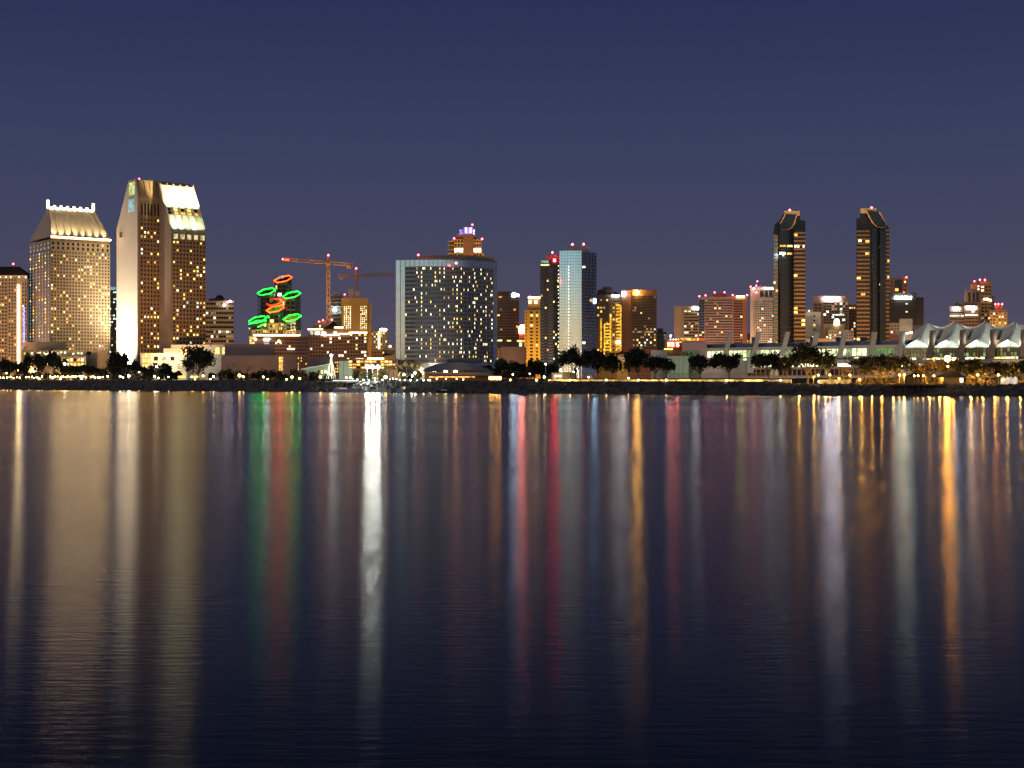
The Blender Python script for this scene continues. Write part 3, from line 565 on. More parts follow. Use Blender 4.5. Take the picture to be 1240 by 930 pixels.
# --- stepped tower with violet crown
D = 1700; b = Bld('apartment_tower', 'tower with violet lit crown and bright floor rising behind the curved hotel', 565, D)
b.mass(550, 583, 289.5, D, 30, brown); b.mass(544, 551, 292, D+4, 22, ochre, name='left_wing'); b.mass(561, 573, 274.5, D-3, 20, brown, name='centre_shaft'); b.mass(583, 586, 306, D+3, 22, ochre, name='right_wing')
for a, c in ((550, 561), (573.4, 583)):
    b.front(a, c, 290, 299.5, D, 3, 2, ochre, wf=.72, hf=.6, lit=0, rel=1.2); b.front(a, c, 300, 306, D, 3, 1, ochre, wf=.85, hf=.85, lit=1, mix=[(WHITEL, 1), (CREAM, 3)], rel=1.); b.front(a, c, 306.5, 330, D, 3, 4, ochre, wf=.72, hf=.6, lit=.1, rel=1.2)
for k in range(6): b.part('balcony_slab', MB().box(X(542.5, D), X(551, D), D-4, D+2, Zp(292+k*5, D)-.7, Zp(292+k*5, D)), ochre)
VIO = glow('violet crown light', (.30, .20, 1), 1.3); LAV = glow('lavender crown light', (.62, .6, 1), 3)
b.part('crown_light', MB().wall(V2(562, D-3), V2(572.6, D-3), .2, .6, Zp(283.5, D), Zp(275.6, D)), VIO)
for a in (563.3, 568.8): b.part('crown_panel', MB().wall(V2(a, D-3), V2(a+2.2, D-3), .7, 1, Zp(282.5, D), Zp(276, D)), LAV)
b.mass(556.5, 561, 278, D, 16, VIO, base=283.3, name='crown_light'); b.mass(573, 574.8, 278, D, 16, LAV, base=283.3, name='crown_light'); b.mass(553, 576, 283.4, D+2, 16, brown, base=290, name='setback')
b.part('mast', MB().tube([(X(567.5, D), D+4, Zp(275, D)), (X(567.5, D), D+4, Zp(264, D))], [.5, .15]), steel)
for px, py in ((572, 272), (549.8, 288.6), (583.8, 289.2), (573.6, 311)): b.beacon(px, py, D-6, r=1.0)
b.done(); spot((X(565, 1600), 1600, 60), (X(565, D), D, 165), 2.2, (1, .58, .2), 60)
# --- dark tower with the white round sign
D = 1680; b = Bld('office_tower', 'dark brown office tower with round white lit sign right of the curved hotel', 614, D)
b.mass(599, 628.5, 353, D, 34, dark); b.front(602, 628, 356, 411, D, 8, 16, mat('bronze cladding', (.10, .055, .035), .5), wf=.8, hf=.55, dk=glass_b, lit=.05, mix=[(GOLD, 1), (DIM, 2), (WARM, 1)])
b.part('sign', MB().tube([(X(622.2, D), D-1.4, Zp(357.3, D)), (X(622.2, D), D-.3, Zp(357.3, D))], 2.6, 14).box(X(624, D), X(628.3, D), D-1.2, D-.4, Zp(358.8, D), Zp(356.3, D)), SIGB)['label'] = 'round white lit sign with a bar beside it'
b.part('gold_light', MB().wall(V2(604, D), V2(608, D), .5, .9, Zp(360.5, D), Zp(358.8, D)), GOLD)
b.part('lit_floor', MB().wall(V2(600, D), V2(608, D), .8, 1.1, Zp(413, D), Zp(411.6, D)), CREAM); b.part('lit_floor', MB().wall(V2(614, D), V2(619, D), .8, 1.1, Zp(413.2, D), Zp(412, D)), WARM); b.done(); flood(614, D, .5, 352, dist=90)
D = 1300; b = Bld('low_block', 'blank tan low block below the dark tower with the round sign', 620, D)
b.mass(607, 637, 420, D, 26, pink); b.mass(600, 612, 422, D+3, 20, ochre, name='side_block'); b.front(601, 607, 423, 436, D+3, 2, 4, ochre, lit=.4); b.done(); flood(618, D, 1.1, 420, (1, .5, .2), dist=40, ang=120)
D = 1620; b = Bld('sign_tower', 'narrow block with red and white lit arched sign beside the yellow tower', 631, D)
b.mass(628.3, 635, 398, D, 20, brown); b.part('sign', MB().profile([(628.5, 397), (631, 394.8), (635, 394.3), (635, 397.5), (628.5, 399)], D-1, .5), glow('white red sign light', (1, .3, .2), 60, var=0)); b.part('sign', MB().profile([(628.5, 400), (631, 399.2), (635, 399.8), (635, 402), (628.5, 402.5)], D-1, .5), glow('white red sign light', 0, 0)); b.part('red_rim', MB().tube([(X(p, D), D-1.2, Zp(q_, D)) for p, q_ in ((627.8, 397.5), (630.5, 394), (635.5, 393.4))], .45), REDS); b.part('red_rim', MB().tube([(X(p, D), D-1.2, Zp(q_, D)) for p, q_ in ((628.5, 403.5), (635, 403.5))], .45), REDS)
b.part('lit_floor', MB().wall(V2(626, D), V2(635, D), .4, .8, Zp(414, D), Zp(412, D)), WARM); b.part('lit_floor', MB().wall(V2(629, D), V2(632, D), .4, .8, Zp(419.5, D), Zp(415, D)), COOL); b.done()
# --- yellow floodlit tower
D = 1560; b = Bld('apartment_tower', 'golden yellow floodlit apartment tower with setback top left of the dark balcony tower', 645, D)
b.mass(635, 655, 375.3, D, 26, ochre); b.mass(639.5, 655, 360.3, D+3, 20, ochre, name='setback', base=375); b.part('roof_light', MB().wall(V2(639.5, D+3), V2(654, D+3), .6, 1.2, Zp(361, D), Zp(359.3, D)), WHITEL)
b.front(640.5, 646.5, 376, 436, D, 1, 15, ochre, wf=.6, hf=.5, lit=.15); b.front(648, 652.5, 376, 436, D, 1, 15, ochre, wf=.55, hf=.5, lit=.15); b.front(635.5, 639.5, 377, 436, D, 1, 15, ochre, wf=.3, hf=.4, lit=0)
b.part('window', MB().wall(V2(640, D+3), V2(643.5, D+3), .3, .6, Zp(367.5, D), Zp(364, D)), CREAM); b.part('window', MB().wall(V2(647, D+3), V2(651, D+3), .3, .6, Zp(367.5, D), Zp(363.5, D)), CREAM)
b.beacon(641.7, 359.3, D); b.done(); flood(650, D, 4.2, 372, (1, .55, .07), dist=50, aim=.2, ang=120, dx=10); flood(648, D, 1.6, 365, (1, .55, .12), dist=70, aim=.8, ang=90)
# --- the twin glass towers right of centre
D = 1215; b = Bld('balcony_tower', 'dark residential tower with stacked balconies left of the curved glass tower', 666, D)
b.mass(654.3, 677, 314.5, D, 30, dark); b.mass(661.5, 677, 308.5, D+4, 16, brick, name='penthouse', base=315)
b.front(654.5, 664.5, 315, 318.5, D, 3, 1, teal, wf=.9, hf=.8, lit=.0, dk=TEALW)
b.front(654.5, 677, 320, 440, D, 9, 33, mat('dark balcony cladding', (.06, .05, .05), .45), wf=.74, hf=.6, lit=.055, dk=glass_b)
for j in range(33): b.part('balcony_slab', MB().box(X(653.6, D), X(658.5, D), D-1.6, D+2, Zp(322+j*3.6, D)-.4, Zp(322+j*3.6, D)+.1).box(X(664, D), X(669, D), D-1.3, D+2, Zp(322+j*3.6, D)-.4, Zp(322+j*3.6, D)+.1), mat('balcony teal grey', (.14, .20, .21), .4, .3))
for j in range(24): b.part('edge_light', MB().ball((X(676.3, D), D-1, Zp(322+j*4.8+random.random(), D)), .42), CREAM)
b.part('lit_floor', MB().wall(V2(655, D), V2(665, D), .7, 1, Zp(321.8, D), Zp(320, D)), WARM); b.beacon(669, 305.6, D+4, r=.9); b.part('red_lamp', MB().wall(V2(670, D), V2(673, D), .7, 1, Zp(317, D), Zp(313.6, D)), glow('crimson roof lamp', (1, .02, .04), 90, var=0)); b.done()
D = 1180; b = Bld('glass_tower', 'tall curved mirror-glass tower reflecting the afterglow with a dark balcony side', 698, D)
A = arc(677.3, 704.3, D+4, D+1, 1.3, 8); e = V2(721.8, D+12); zt = Zp(303.3, D)
glz = mat('pale blue mirror glass', (.70, .88, .93), .1, .95, .06, .25)
b.body(A+[(e[0]-.4, e[1]+.5), (e[0]-1, D+34), (A[0][0]+1, D+34)], b.z0, zt, glz)
mu = MB()
for k in range(9): mu.box(A[k][0]-.1, A[k][0]+.1, A[k][1]-.2, A[k][1]+.1, b.z0+2, zt)
for j in range(38):
    zz = Zp(306+j*3.5, D)
    for k in range(8): mu.wall(A[k], A[k+1], .02, .16, zz-.12, zz+.12)
b.part('mullions', mu, mat('mullion aluminium', (.45, .5, .52), .35, .7))
for j in range(30): b.part('stair_light', MB().wall((A[3][0]+.8, A[3][1]), (A[4][0]-.9, A[4][1]), .2, .45, Zp(323.5+j*3.93, D), Zp(321.8+j*3.93, D)), CREAM)
b.face((A[-1][0]+.2, A[-1][1]), e, Zp(441, D), Zp(305, D), 4, 34, bluegrey, wf=.86, hf=.62, lit=.05, dk=mat('blue side glass', (.34, .44, .55), .15, .9), mix=[(CREAM, 1), (GOLD, 2)])
for j in range(34): b.part('balcony_slab', MB().wall(lp(A[-1], e, .12), lp(A[-1], e, .78), .4, 1.6, Zp(309+j*3.85, D)-.25, Zp(309+j*3.85, D)+.2), mat('warm balcony concrete', (.26, .19, .16)))
b.mass(686.5, 713.5, 299, D+10, 16, mat('sandy penthouse', (.52, .36, .26)), base=303.3, name='penthouse'); b.beacon(693.3, 295.8, D+10, r=.9); b.beacon(706.8, 295.6, D+10, r=.9)
b.part('side_light', MB().wall(lp(A[-1], e, .8), lp(A[-1], e, .92), .7, 1, Zp(366.5, D), Zp(361, D)), SIGB); b.done(); spot((X(690, 1130), 1120, 12), (X(690, D), D, 22), 1.5, (1, .7, .35), 80); flood(700, D, .6, 300, (1, .7, .55), dist=130, aim=.9)
# --- yellow framed tower
D = 1480; b = Bld('apartment_tower', 'tower with yellow lit frames and a dark hipped cap right of the glass tower', 737, D)
b.mass(721, 752.5, 356.5, D, 28, mat('umber stucco', (.20, .14, .08))); b.part('cap_roof', MB().profile([(722.5, 356.5), (724, 351), (729, 350), (730, 347.3), (740, 347.3), (741.5, 350.5), (747, 353.5), (750, 356.5)], D+4, 20), tile)
b.front(722.5, 737, 361, 440, D, 4, 17, mat('umber stucco', 0), wf=.6, hf=.5, lit=.3, mix=[(GOLD, 3), (DIM, 2)]); b.front(737.5, 752, 366, 440, D, 4, 16, ochre, wf=.55, hf=.5, lit=.3, mix=[(GOLD, 2), (DIM, 1), (CREAM, .5)])
FR = glow('amber frame light', (1, .52, .03), 1.25)
for a, t_ in ((727.7, 387.5), (732, 392), (739.3, 379.5), (751.7, 370)): b.part('lit_frame', MB().wall(V2(a-.6, D), V2(a+.6, D), .6, 1.4, Zp(426, D), Zp(t_, D)), FR)
for j in range(9): b.part('lit_ledge', MB().wall(V2(732.6, D), V2(738.7, D), .6, 1.3, Zp(393.4+j*3.9, D), Zp(391.8+j*3.9, D)), FR)
for j in range(14): b.part('lit_ledge', MB().wall(V2(746, D), V2(751, D), .6, 1.3, Zp(370.4+j*4, D), Zp(368.8+j*4, D)), FR)
b.sign(741, 749.8, 356.6, 359.4, D-1, SIG); b.part('bright_window', MB().wall(V2(746, D), V2(751, D), 1.4, 1.7, Zp(416, D), Zp(412.5, D)), WHITEL)
b.done(); flood(740, D, 1.7, 400, (1, .55, .08), dist=45, aim=.3, ang=120)
# --- brown slab with rooftop lamp
b = Bld('office_tower', 'broad brown office slab with a blazing amber rooftop lamp', 774, 1560); D = 1560
b.mass(752.8, 765, 351.2, D, 30, mat('red brown stone', (.19, .10, .065)), name='blank_wall'); b.mass(765, 795.3, 350.8, D-.6, 30, mat('red brown stone', 0))
b.front(766, 794, 358, 423, D-.6, 12, 20, mat('dark bronze frame', (.07, .045, .03), .5), wf=.85, hf=.6, dk=glass_b, litf=lambda i, j: .95 if j == 6 and 1 < i < 11 else .3 if j < 6 else .55 if j == 7 and i > 3 else .07, mix=[(DIM, 4), (WARM, 1), (COOL, .5)])
b.part('roof_lamp', MB().ball((X(771, D), D-4, Zp(354.3, D)), 2.1), glow('blazing amber lamp', (1, .50, .09), 150, var=0)); b.part('wall_lamp', MB().box(X(752.6, D), X(757.6, D), D-2, D-1, Zp(358.4, D), Zp(353.4, D)), SIG)
b.part('mast', MB().tube([(X(768.5, D), D+5, Zp(351, D)), (X(768.5, D), D+5, Zp(347.5, D))], .4), steel)
b.done(); flood(772, D, .95, 350, (1, .50, .25), dist=90); 
b = Bld('dark_building', 'dark stepped low building right of the broad brown slab', 800, 1650)
b.mass(794, 807, 402, 1650, 20, dark); b.mass(796, 803, 397.5, 1655, 12, dark, name='upper_block', base=402); b.front(795, 806, 404, 424, 1650, 4, 5, dark, lit=.06, mix=[(RED, .3), (DIM, 1)]); b.done(n=20)
# --- mid-right offices
D = 1720; b = Bld('office_building', 'tan office block with striped windows and small white sign at its top corner', 831, D)
b.mass(816.5, 847.5, 370.5, D, 34, tan); b.front(828.5, 847, 375, 423, D, 7, 13, tan, wf=.92, hf=.42, litf=lambda i, j: .7 if j in (5, 8) else .15, mix=[(CREAM, 2), (DIM, 1)]); b.sign(839, 846.5, 371.8, 374.6, D-1, SIG); b.done(); flood(831, D, 1.3, 370, (1, .58, .32), dist=90)
D = 1660; b = Bld('office_building', 'wide pinkish brick office block with four red roof lights', 867, D)
b.mass(846, 887.3, 359.5, D, 36, pink); b.mass(863, 880, 355.5, D+8, 16, brick, name='penthouse', base=359.5)
b.front(854, 886.5, 362, 420, D, 12, 18, pink, wf=.95, hf=.42, lit=.07, dk=glass_b, mix=[(WARM, 1), (DIM, 3)]); b.front(846.5, 853, 363, 420, D, 2, 18, bluegrey, wf=.9, hf=.5, lit=.02)
for px, py in ((847, 358.6), (854.5, 357.6), (865.5, 354), (877.5, 353.8)): b.beacon(px, py, D-1, r=.9)
b.done(); flood(867, D, 1.1, 360, (1, .6, .42), dist=90)
b = Bld('office_building', 'brick red office block with vertical dark window bay and cream lit sign', 896, D)
b.mass(887.6, 905, 358, D-2, 34, brick); b.front(888.5, 899, 363, 420, D-2, 4, 18, brick, wf=.85, hf=.6, dk=glass_b, lit=.06, mix=[(WARM, 1), (DIM, 2)]); b.sign(892, 901.5, 357.8, 360.3, D-3, glow('cream sign light', (1, .85, .25), 20, var=0), lab='cream lit sign')
for px in (887.5, 904.8): b.beacon(px, 357.2, D-3, r=.9)
b.part('mast', MB().tube([(X(895, D), D+4, Zp(358, D)), (X(895, D), D+4, Zp(353.5, D))], .3), steel); b.done(); flood(896, D, 1.1, 358, (1, .45, .25), dist=80)
b = Bld('dark_slab', 'narrow dark slab with orange lit edge between the brick office and the white striped tower', 903, 1900); b.mass(901, 910, 404, 1900, 20, dark); b.front(902, 908, 405, 418, 1900, 3, 4, ochre, lit=.3); b.done(n=12)
D = 1620; b = Bld('office_tower', 'white striped office tower with red roof lights beside the left twin tower', 922, D)
b.mass(908.5, 938, 347.3, D+6, 30, cream); b.mass(914, 938, 361.3, D, 8, cream, name='front_block')
b.front(920, 936, 350.8, 360.5, D+6, 3, 1, mauve, wf=.8, hf=.8, lit=0, dk=glass_b); b.front(914.5, 937, 364, 418, D, 9, 19, cream, wf=.72, hf=.42, lit=.1, dk=glass_b, mix=[(CREAM, 1), (DIM, 2)]); b.sign(926, 936.6, 348.2, 350.5, D-1, SIG)
b.part('mast', MB().tube([(X(917, D), D+8, Zp(348, D)), (X(917, D), D+8, Zp(340.5, D))], .4), steel)
for px, py in ((909.2, 347), (916, 346), (917.3, 340.5), (916, 354), (926, 348)): b.beacon(px, py, D-2, r=.8)
b.part('wall_light', MB().ball((X(913, D), D, Zp(349.6, D)), .9), SIG); b.done(); flood(922, D, 1.5, 348, (1, .68, .5), dist=90)
# --- the twin harbour towers
stone = mat('amber banded stone', (.48, .26, .09))
def harbour(label, prof, bands, mid, rim, cap, beac, lits):
    D = 1240; b = Bld('harbour_tower', label, sum(p[0] for p in prof)/len(prof), D, group='twin dark towers with amber bands')
    b.part('wall', MB().profile(prof, D, 30), mat('black granite glass', (.03, .03, .035), .2, .6, .3))
    for a, c, t_, tl in bands:
        nz = int((420-t_)/4.93); zz0, zz1 = Zp(t_+nz*4.93, D), Zp(t_, D)
        for j in range(nz+1): b.part('stone_band', MB().wall(V2(a, D), V2(c, D), .02, .8, Zp(t_+j*4.93+1.0, D), Zp(t_+j*4.93-1.0, D)), stone)
        L_n = max(2, int((c-a)/4))
        b.front(a, c, t_, t_+nz*4.93, D, L_n, nz, mirror_d, wf=.9, hf=.55, rel=.15, lit=lits, dk=teal if tl else glass_d, mix=[(WARM, 2), (GOLD, 1)], name='glazing_frame')
    x0, x1 = X(mid[0], D), X(mid[1], D); xc = (x0+x1)/2; r_ = (x1-x0)/2
    cyl = [(xc+r_*math.cos(math.pi+math.pi*k/10), D+.2+r_*.55*math.sin(math.pi+math.pi*k/10)) for k in range(11)]
    b.part('curved_bay', MB().prism(cyl, b.z0, Zp(mid[2], D)), mat('smoke bay glass', (.05, .048, .045), .12, .85))
    for j in range(27): 
        zz = Zp(mid[2]+4+j*4.93, D); gs = MB()
        for k in range(1, 9): gs.wall(cyl[k], cyl[k+1], .02, .3, zz-.3, zz+.3)
        b.part('bay_band', gs, dark)
    b.part('crown_rim', MB().tube([(X(p, D), D-3.2+abs(p-(rim[0][0]+rim[-1][0])/2)*.08, Zp(q_, D)) for p, q_ in rim], .55, 5), mat('pale coping stone', (.6, .36, .2)))
    b.part('crown_glass', MB().profile(rim, D-2.6, 2.5), glass_d); b.part('cap', MB().profile(cap, D-.8, 20), tan)
    b.beacon(*beac, D+2, r=1.); return b
b = harbour('left one of the two dark harbour towers, its slanted crown cut facing left', [(936.3, 425), (936.3, 283), (938, 272), (942.5, 268), (948.5, 259.8), (968.5, 259.8), (969.3, 266.5), (975.3, 267.5), (975.3, 425)],
    [(936.6, 941.8, 285.5, 1), (961.3, 975, 282, 0)], (942.6, 961, 279), [(950.5, 259.5), (947, 266), (943.6, 272), (943.2, 276), (946, 278.6), (951, 279), (957, 276.8), (961, 271), (964.3, 260.5)], [(949.6, 261), (949.6, 255.4), (968.5, 255.4), (968.5, 261)], (956.5, 254.5), .05)
b.part('lit_floor', MB().wall(V2(944.5, 1229), V2(951, 1229), .2, .6, Zp(298.8, 1229), Zp(296.8, 1229)), GOLD); b.part('lit_floor', MB().wall(V2(953, 1232), V2(959.5, 1232), .2, .6, Zp(299, 1232), Zp(296.8, 1232)), WARM)
b.part('lit_floor', MB().wall(V2(944.5, 1229), V2(951, 1229), .2, .6, Zp(308, 1229), Zp(305.8, 1229)), SIG); b.part('lit_floor', MB().wall(V2(953.3, 1232), V2(959, 1232), .2, .6, Zp(308.4, 1232), Zp(306, 1232)), GOLD)
for px in (963, 966.5, 972.8): b.part('bright_room', MB().wall(V2(px-1, 1240), V2(px+1, 1240), .9, 1.1, Zp(300, 1240), Zp(297, 1240)), CREAM)
b.done(n=60)
b = harbour('right one of the two dark harbour towers, its slanted crown cut facing right', [(1037, 425), (1037, 264.5), (1041.5, 264.2), (1042, 256.6), (1062.5, 256.6), (1064.8, 258.5), (1073, 271), (1077, 277), (1077, 425)],
    [(1037.3, 1053, 280, 0), (1072.3, 1076.8, 279, 0)], (1055.5, 1064.8, 277), [(1048, 255), (1052, 264), (1056.5, 271), (1061, 275), (1066.5, 276), (1071, 275), (1072.8, 272.5), (1064, 257)], [(1041.8, 258), (1041.8, 252.2), (1061.5, 252.2), (1061.5, 258)], (1055.8, 251.5), .04)
for px, py, w_, mm in ((1041, 291.7, 3.6, CREAM), (1067, 299.5, 4, WARM), (1067, 344.5, 4.6, WARM), (1067, 352, 4, GOLD)): b.part('bright_room', MB().wall(V2(px-w_/2, 1240), V2(px+w_/2, 1240), .9, 1.15, Zp(py+1.2, 1240), Zp(py-1.2, 1240)), mm)
b.part('bay_side', MB().wall(V2(1065, 1240), V2(1072, 1240), .1, 1.4, b.z0, Zp(280, 1240)), glass_d); b.done(n=60)
flood(968, 1240, 1.15, 268, (1, .52, .16), dist=110, ang=80, aim=.45); flood(940, 1240, .9, 268, (1, .5, .16), dist=80, ang=80, aim=.6, dx=-20); flood(1057, 1240, 1.25, 268, (1, .52, .16), dist=110, ang=80, aim=.45)
spot((X(958, 1200), 1185, 120), (X(958, 1240), 1243, 160), 2, (1, .6, .3), 40); spot((X(1050, 1200), 1185, 120), (X(1052, 1240), 1243, 160), 2, (1, .6, .3), 40)  # added spots hung before the towers to brighten the tan caps
# --- between the twins
D = 1420; b = Bld('white_building', 'plain pale building with one column of small windows right of the left twin tower', 984, D)
b.mass(974, 994, 377.5, D, 20, white); b.mass(976, 984, 374.3, D+4, 10, white, name='penthouse', base=377.5); b.front(983.5, 988.5, 380, 402, D, 1, 4, white, wf=.5, hf=.45, lit=.2); b.part('wall_light', MB().ball((X(979.5, D), D-1, Zp(376.5, D)), .7), CREAM); b.done(); flood(984, D, 1.0, 377, (1, .68, .5), dist=60)
D = 1680; b = Bld('office_tower', 'brown framed office tower with long white lit sign between the twin towers', 1006, D)
b.mass(984.8, 1027, 358.3, D, 34, mat('red brown frame stone', (.34, .20, .13)))
b.front(985.5, 995, 367, 412, D, 2, 11, mat('red brown frame stone', 0), wf=.8, hf=.75, dk=glass_d, lit=.03, rel=1); b.front(997, 1026.5, 366, 412, D, 9, 14, mat('red brown frame stone', 0), wf=.9, hf=.7, dk=glass_d, lit=.16, rel=1, mix=[(CREAM, 1), (COOL, 1), (DIM, 3)])
b.sign(997.8, 1017, 360.2, 363.6, D-1, glow('bright white sign light', (.78, .80, 1), 85, var=0)); b.done(); flood(1006, D, .9, 358, (1, .55, .32), dist=90)
b = Bld('dark_tower', 'narrow dark block with a few lit rooms left of the right twin tower', 1032, 1750); b.mass(1027.5, 1038, 369, 1750, 20, brown); b.front(1028, 1036, 371, 412, 1750, 3, 11, brown, lit=.3, wf=.6); b.done(n=33)
D = 1400; b = Bld('low_block', 'pale low block with a white lit domed lantern between the twin towers', 1015, D)
b.mass(1003, 1034, 399.5, D, 20, cream); b.mass(997.5, 1023, 392.5, D+8, 18, tan, name='rear_block'); b.mass(975, 1003, 410, D-4, 14, ochre, name='side_block'); b.front(1004, 1033, 401, 411, D, 10, 3, cream, wf=.5, hf=.5, lit=.12)
b.part('lantern', MB().tube([(X(1015.5, D), D+8, Zp(393, D)), (X(1015.5, D), D+8, Zp(388.5, D))], 2.6, 10).ball((X(1015.5, D), D+8, Zp(388.5, D)), 2.6), WHITEL); b.part('lantern_band', MB().box(X(1010, D), X(1024, D), D+6, D+7, Zp(381.6, D), Zp(380.2, D)), COOL)
for px in (983, 1000, 1016): b.part('wall_light', MB().ball((X(px, D), D-6, Zp(408.5, D)), .8), CREAM)
b.done(); flood(1012, D, 1.3, 396, (1, .62, .3), dist=40, ang=125)
# --- right of the twins
D = 1700; b = Bld('office_tower', 'square framed stone tower with dark recessed centre behind the right twin tower', 1088, D)
b.mass(1074, 1099.3, 335.5, D, 30, mauve); b.front(1078.5, 1082.5, 339, 372, D, 1, 7, brick, wf=.5, hf=.45, lit=.05); b.front(1093.5, 1098, 339, 372, D, 1, 7, brick, wf=.5, hf=.45, lit=.1); b.front(1083.6, 1092.5, 339, 358, D, 2, 4, dark, wf=.9, hf=.8, lit=.1, mix=[(GOLD, 1)])
b.beacon(1098, 335.6, D-2, r=.9); b.beacon(1094.8, 354.6, D-8, r=1.); b.done(); flood(1088, D, .8, 336, (1, .52, .32), dist=110, aim=.9)
D = 1600; b = Bld('office_block', 'dark broad office block with green-white lit sign right of the twin towers', 1098, D)
b.mass(1074, 1109.2, 354.3, D, 30, mat('umber dark cladding', (.06, .045, .04), .5)); b.mass(1109.2, 1118.6, 360, D+3, 26, mat('umber dark cladding', 0), name='side_wing')
b.front(1077, 1109, 363, 392, D, 10, 9, mat('umber dark cladding', 0), wf=.8, hf=.5, dk=glass_b, lit=.07, mix=[(COOL, 1), (WARM, 1)]); b.sign(1083.6, 1104.6, 358.5, 362, D-1, glow('mint white sign light', (.75, 1, .88), 45, var=0), lab='green-white lit sign'); b.done(); flood(1095, D, .5, 355, dist=90)
D = 1330; b = Bld('white_building', 'cream building over a red brick base behind the right twin tower', 1090, D)
b.mass(1077, 1090, 391, D, 20, cream); b.mass(1089, 1105, 386, D+8, 16, white, name='rear_block'); b.mass(1077, 1090.5, 406, D-3, 10, brick, name='brick_base'); b.mass(1090, 1130, 394, D+14, 16, mauve, name='long_block')
b.front(1078, 1089, 393, 404, D, 3, 3, cream, wf=.45, hf=.5, lit=.1, mix=[(RED, 1), (DIM, 3)]); 
for px in (1095.5, 1098, 1101, 1103, 1109): b.part('flood_lamp', MB().ball((X(px, D), D-3, Zp(402+random.random()*2, D)), .8), WHITEL)
b.done(); flood(1092, D, 1.1, 392, (1, .6, .4), dist=50, ang=120)
D = 1580; b = Bld('office_building', 'low orange striped office block with two blue-white signs near the right edge', 1167, D)
b.mass(1149.6, 1167.6, 371, D, 30, mat('salmon stone', (.46, .28, .17))); b.mass(1167.6, 1185.2, 370, D-2, 30, mat('salmon stone', 0), name='right_wall'); b.mass(1156.5, 1183, 365.5, D+8, 20, mat('salmon stone', 0), name='penthouse', base=371)
b.front(1150, 1167, 376.5, 412, D, 5, 9, mat('salmon stone', 0), wf=.96, hf=.36, dk=glass_b, litf=lambda i, j: .95 if j == 7 else .06, mix=[(CREAM, 1), (COOL, 1)]); b.front(1168.2, 1184.6, 375.5, 412, D-2, 4, 9, mat('salmon stone', 0), wf=.86, hf=.36, dk=glass_b, litf=lambda i, j: .95 if j == 7 else .06, mix=[(CREAM, 1)])
b.sign(1154.8, 1162, 371.8, 375, D-2, SIGB); b.sign(1170.8, 1182.2, 370.6, 374.2, D-4, SIG); b.done(); flood(1167, D, 1.5, 368, (1, .52, .24), dist=70, ang=110)
D = 1680; b = Bld('apartment_tower', 'tall tan balcony tower with rooftop cylinder behind the orange striped block', 1189, D)
b.mass(1187, 1200.6, 341, D, 28, ochre); b.mass(1175.4, 1187, 344, D+4, 22, tan, name='left_shaft'); b.mass(1169.5, 1187, 352, D+2, 20, pink, name='lower_wing'); b.mass(1200, 1204, 358, D+2, 20, tan, name='right_wing')
b.front(1187.5, 1200.3, 345.5, 400, D, 3, 13, ochre, wf=.8, hf=.5, lit=.3, dk=glass_b, mix=[(CREAM, 1), (DIM, 1)], rel=.9); b.front(1171.5, 1186, 353.5, 366, D+2, 3, 1, pink, wf=.7, hf=.9, lit=0); b.front(1183, 1186.5, 345, 352, D+4, 1, 2, tan, lit=1, mix=[(CREAM, 1)])
b.part('water_tank', MB().tube([(X(1184, D), D+12, Zp(344, D)), (X(1184, D), D+12, Zp(340, D))], 4.5, 12), grey); b.part('mast', MB().tube([(X(1168.6, D), D, Zp(366, D)), (X(1168.6, D), D, Zp(348, D))], [.6, .2]), cream); b.part('mast', MB().tube([(X(1193.3, D), D, Zp(341, D)), (X(1193.3, D), D, Zp(336, D))], .4), rust)
for px, py in ((1180.3, 340.5), (1187, 338.8), (1193, 339)): b.beacon(px, py, D-2, r=.95)
b.part('lit_terrace', MB().profile([(1191, 361), (1196, 360.5), (1201, 362.5), (1201, 365), (1191, 363)], D-2, 1), CREAM); b.done(); flood(1189, D, 1.5, 342, (1, .56, .22), dist=90, aim=.7)
D = 1640; b = Bld('apartment_building', 'stepped tan apartment block with three red roof lights at the far right', 1209, D)
b.mass(1198, 1219.5, 376, D, 26, tan); b.mass(1205, 1214, 369.5, D+5, 14, ochre, name='penthouse', base=376); b.front(1198.5, 1219, 378, 412, D, 6, 9, ochre, wf=.6, hf=.5, lit=.35, dk=glass_b, mix=[(WARM, 1), (DIM, 2), (LAV, .4)], rel=.8); b.part('pipe', MB().wall(V2(1209.5, D), V2(1211.3, D), 1, 1.6, Zp(380, D), Zp(368, D)), brown)
for px in (1205.7, 1209.5, 1213.8): b.beacon(px, 368.2, D, r=.95)
b.done(); flood(1209, D, 1.5, 372, (1, .56, .22), dist=70)
# --- blocks left of the convention centre
D = 800; b = Bld('stucco_block', 'plain pale grey-green stucco blocks behind the waterfront trees left of the convention centre', 808, D)
b.mass(788, 808, 424, D+25, 16, white, name='pale_block'); b.mass(807, 834, 431, D, 22, greengrey); b.mass(833, 848, 424, D+6, 20, mat('moss green stucco', (.24, .32, .20)), name='green_block'); b.mass(823, 833, 425.5, D+12, 10, ochre, name='orange_block')
for k in range(4): b.part('wall_joint', MB().wall(V2(812+k*5, D), V2(812.3+k*5, D), .01, .12, 6, Zp(431.5, D)), dark)
b.done(); flood(808, D, .75, 424, (.95, 1, .8), dist=22, ang=130); flood(838, D, .5, 424, (.9, 1, .6), dist=20)
D = 900; b = Bld('mauve_block', 'mauve flat-roofed block behind the stucco blocks', 840, D); b.mass(826, 856, 413.5, D, 30, mauve); b.part('parapet', MB().wall(V2(826, D), V2(856, D), .01, .3, Zp(414.3, D), Zp(413.3, D)), brick); b.done(); flood(840, D, .7, 414, (1, .62, .5), dist=40)
D = 960; b = Bld('neon_restaurant', 'small restaurant with large red glowing sign letters and rows of bulbs', 816, D)
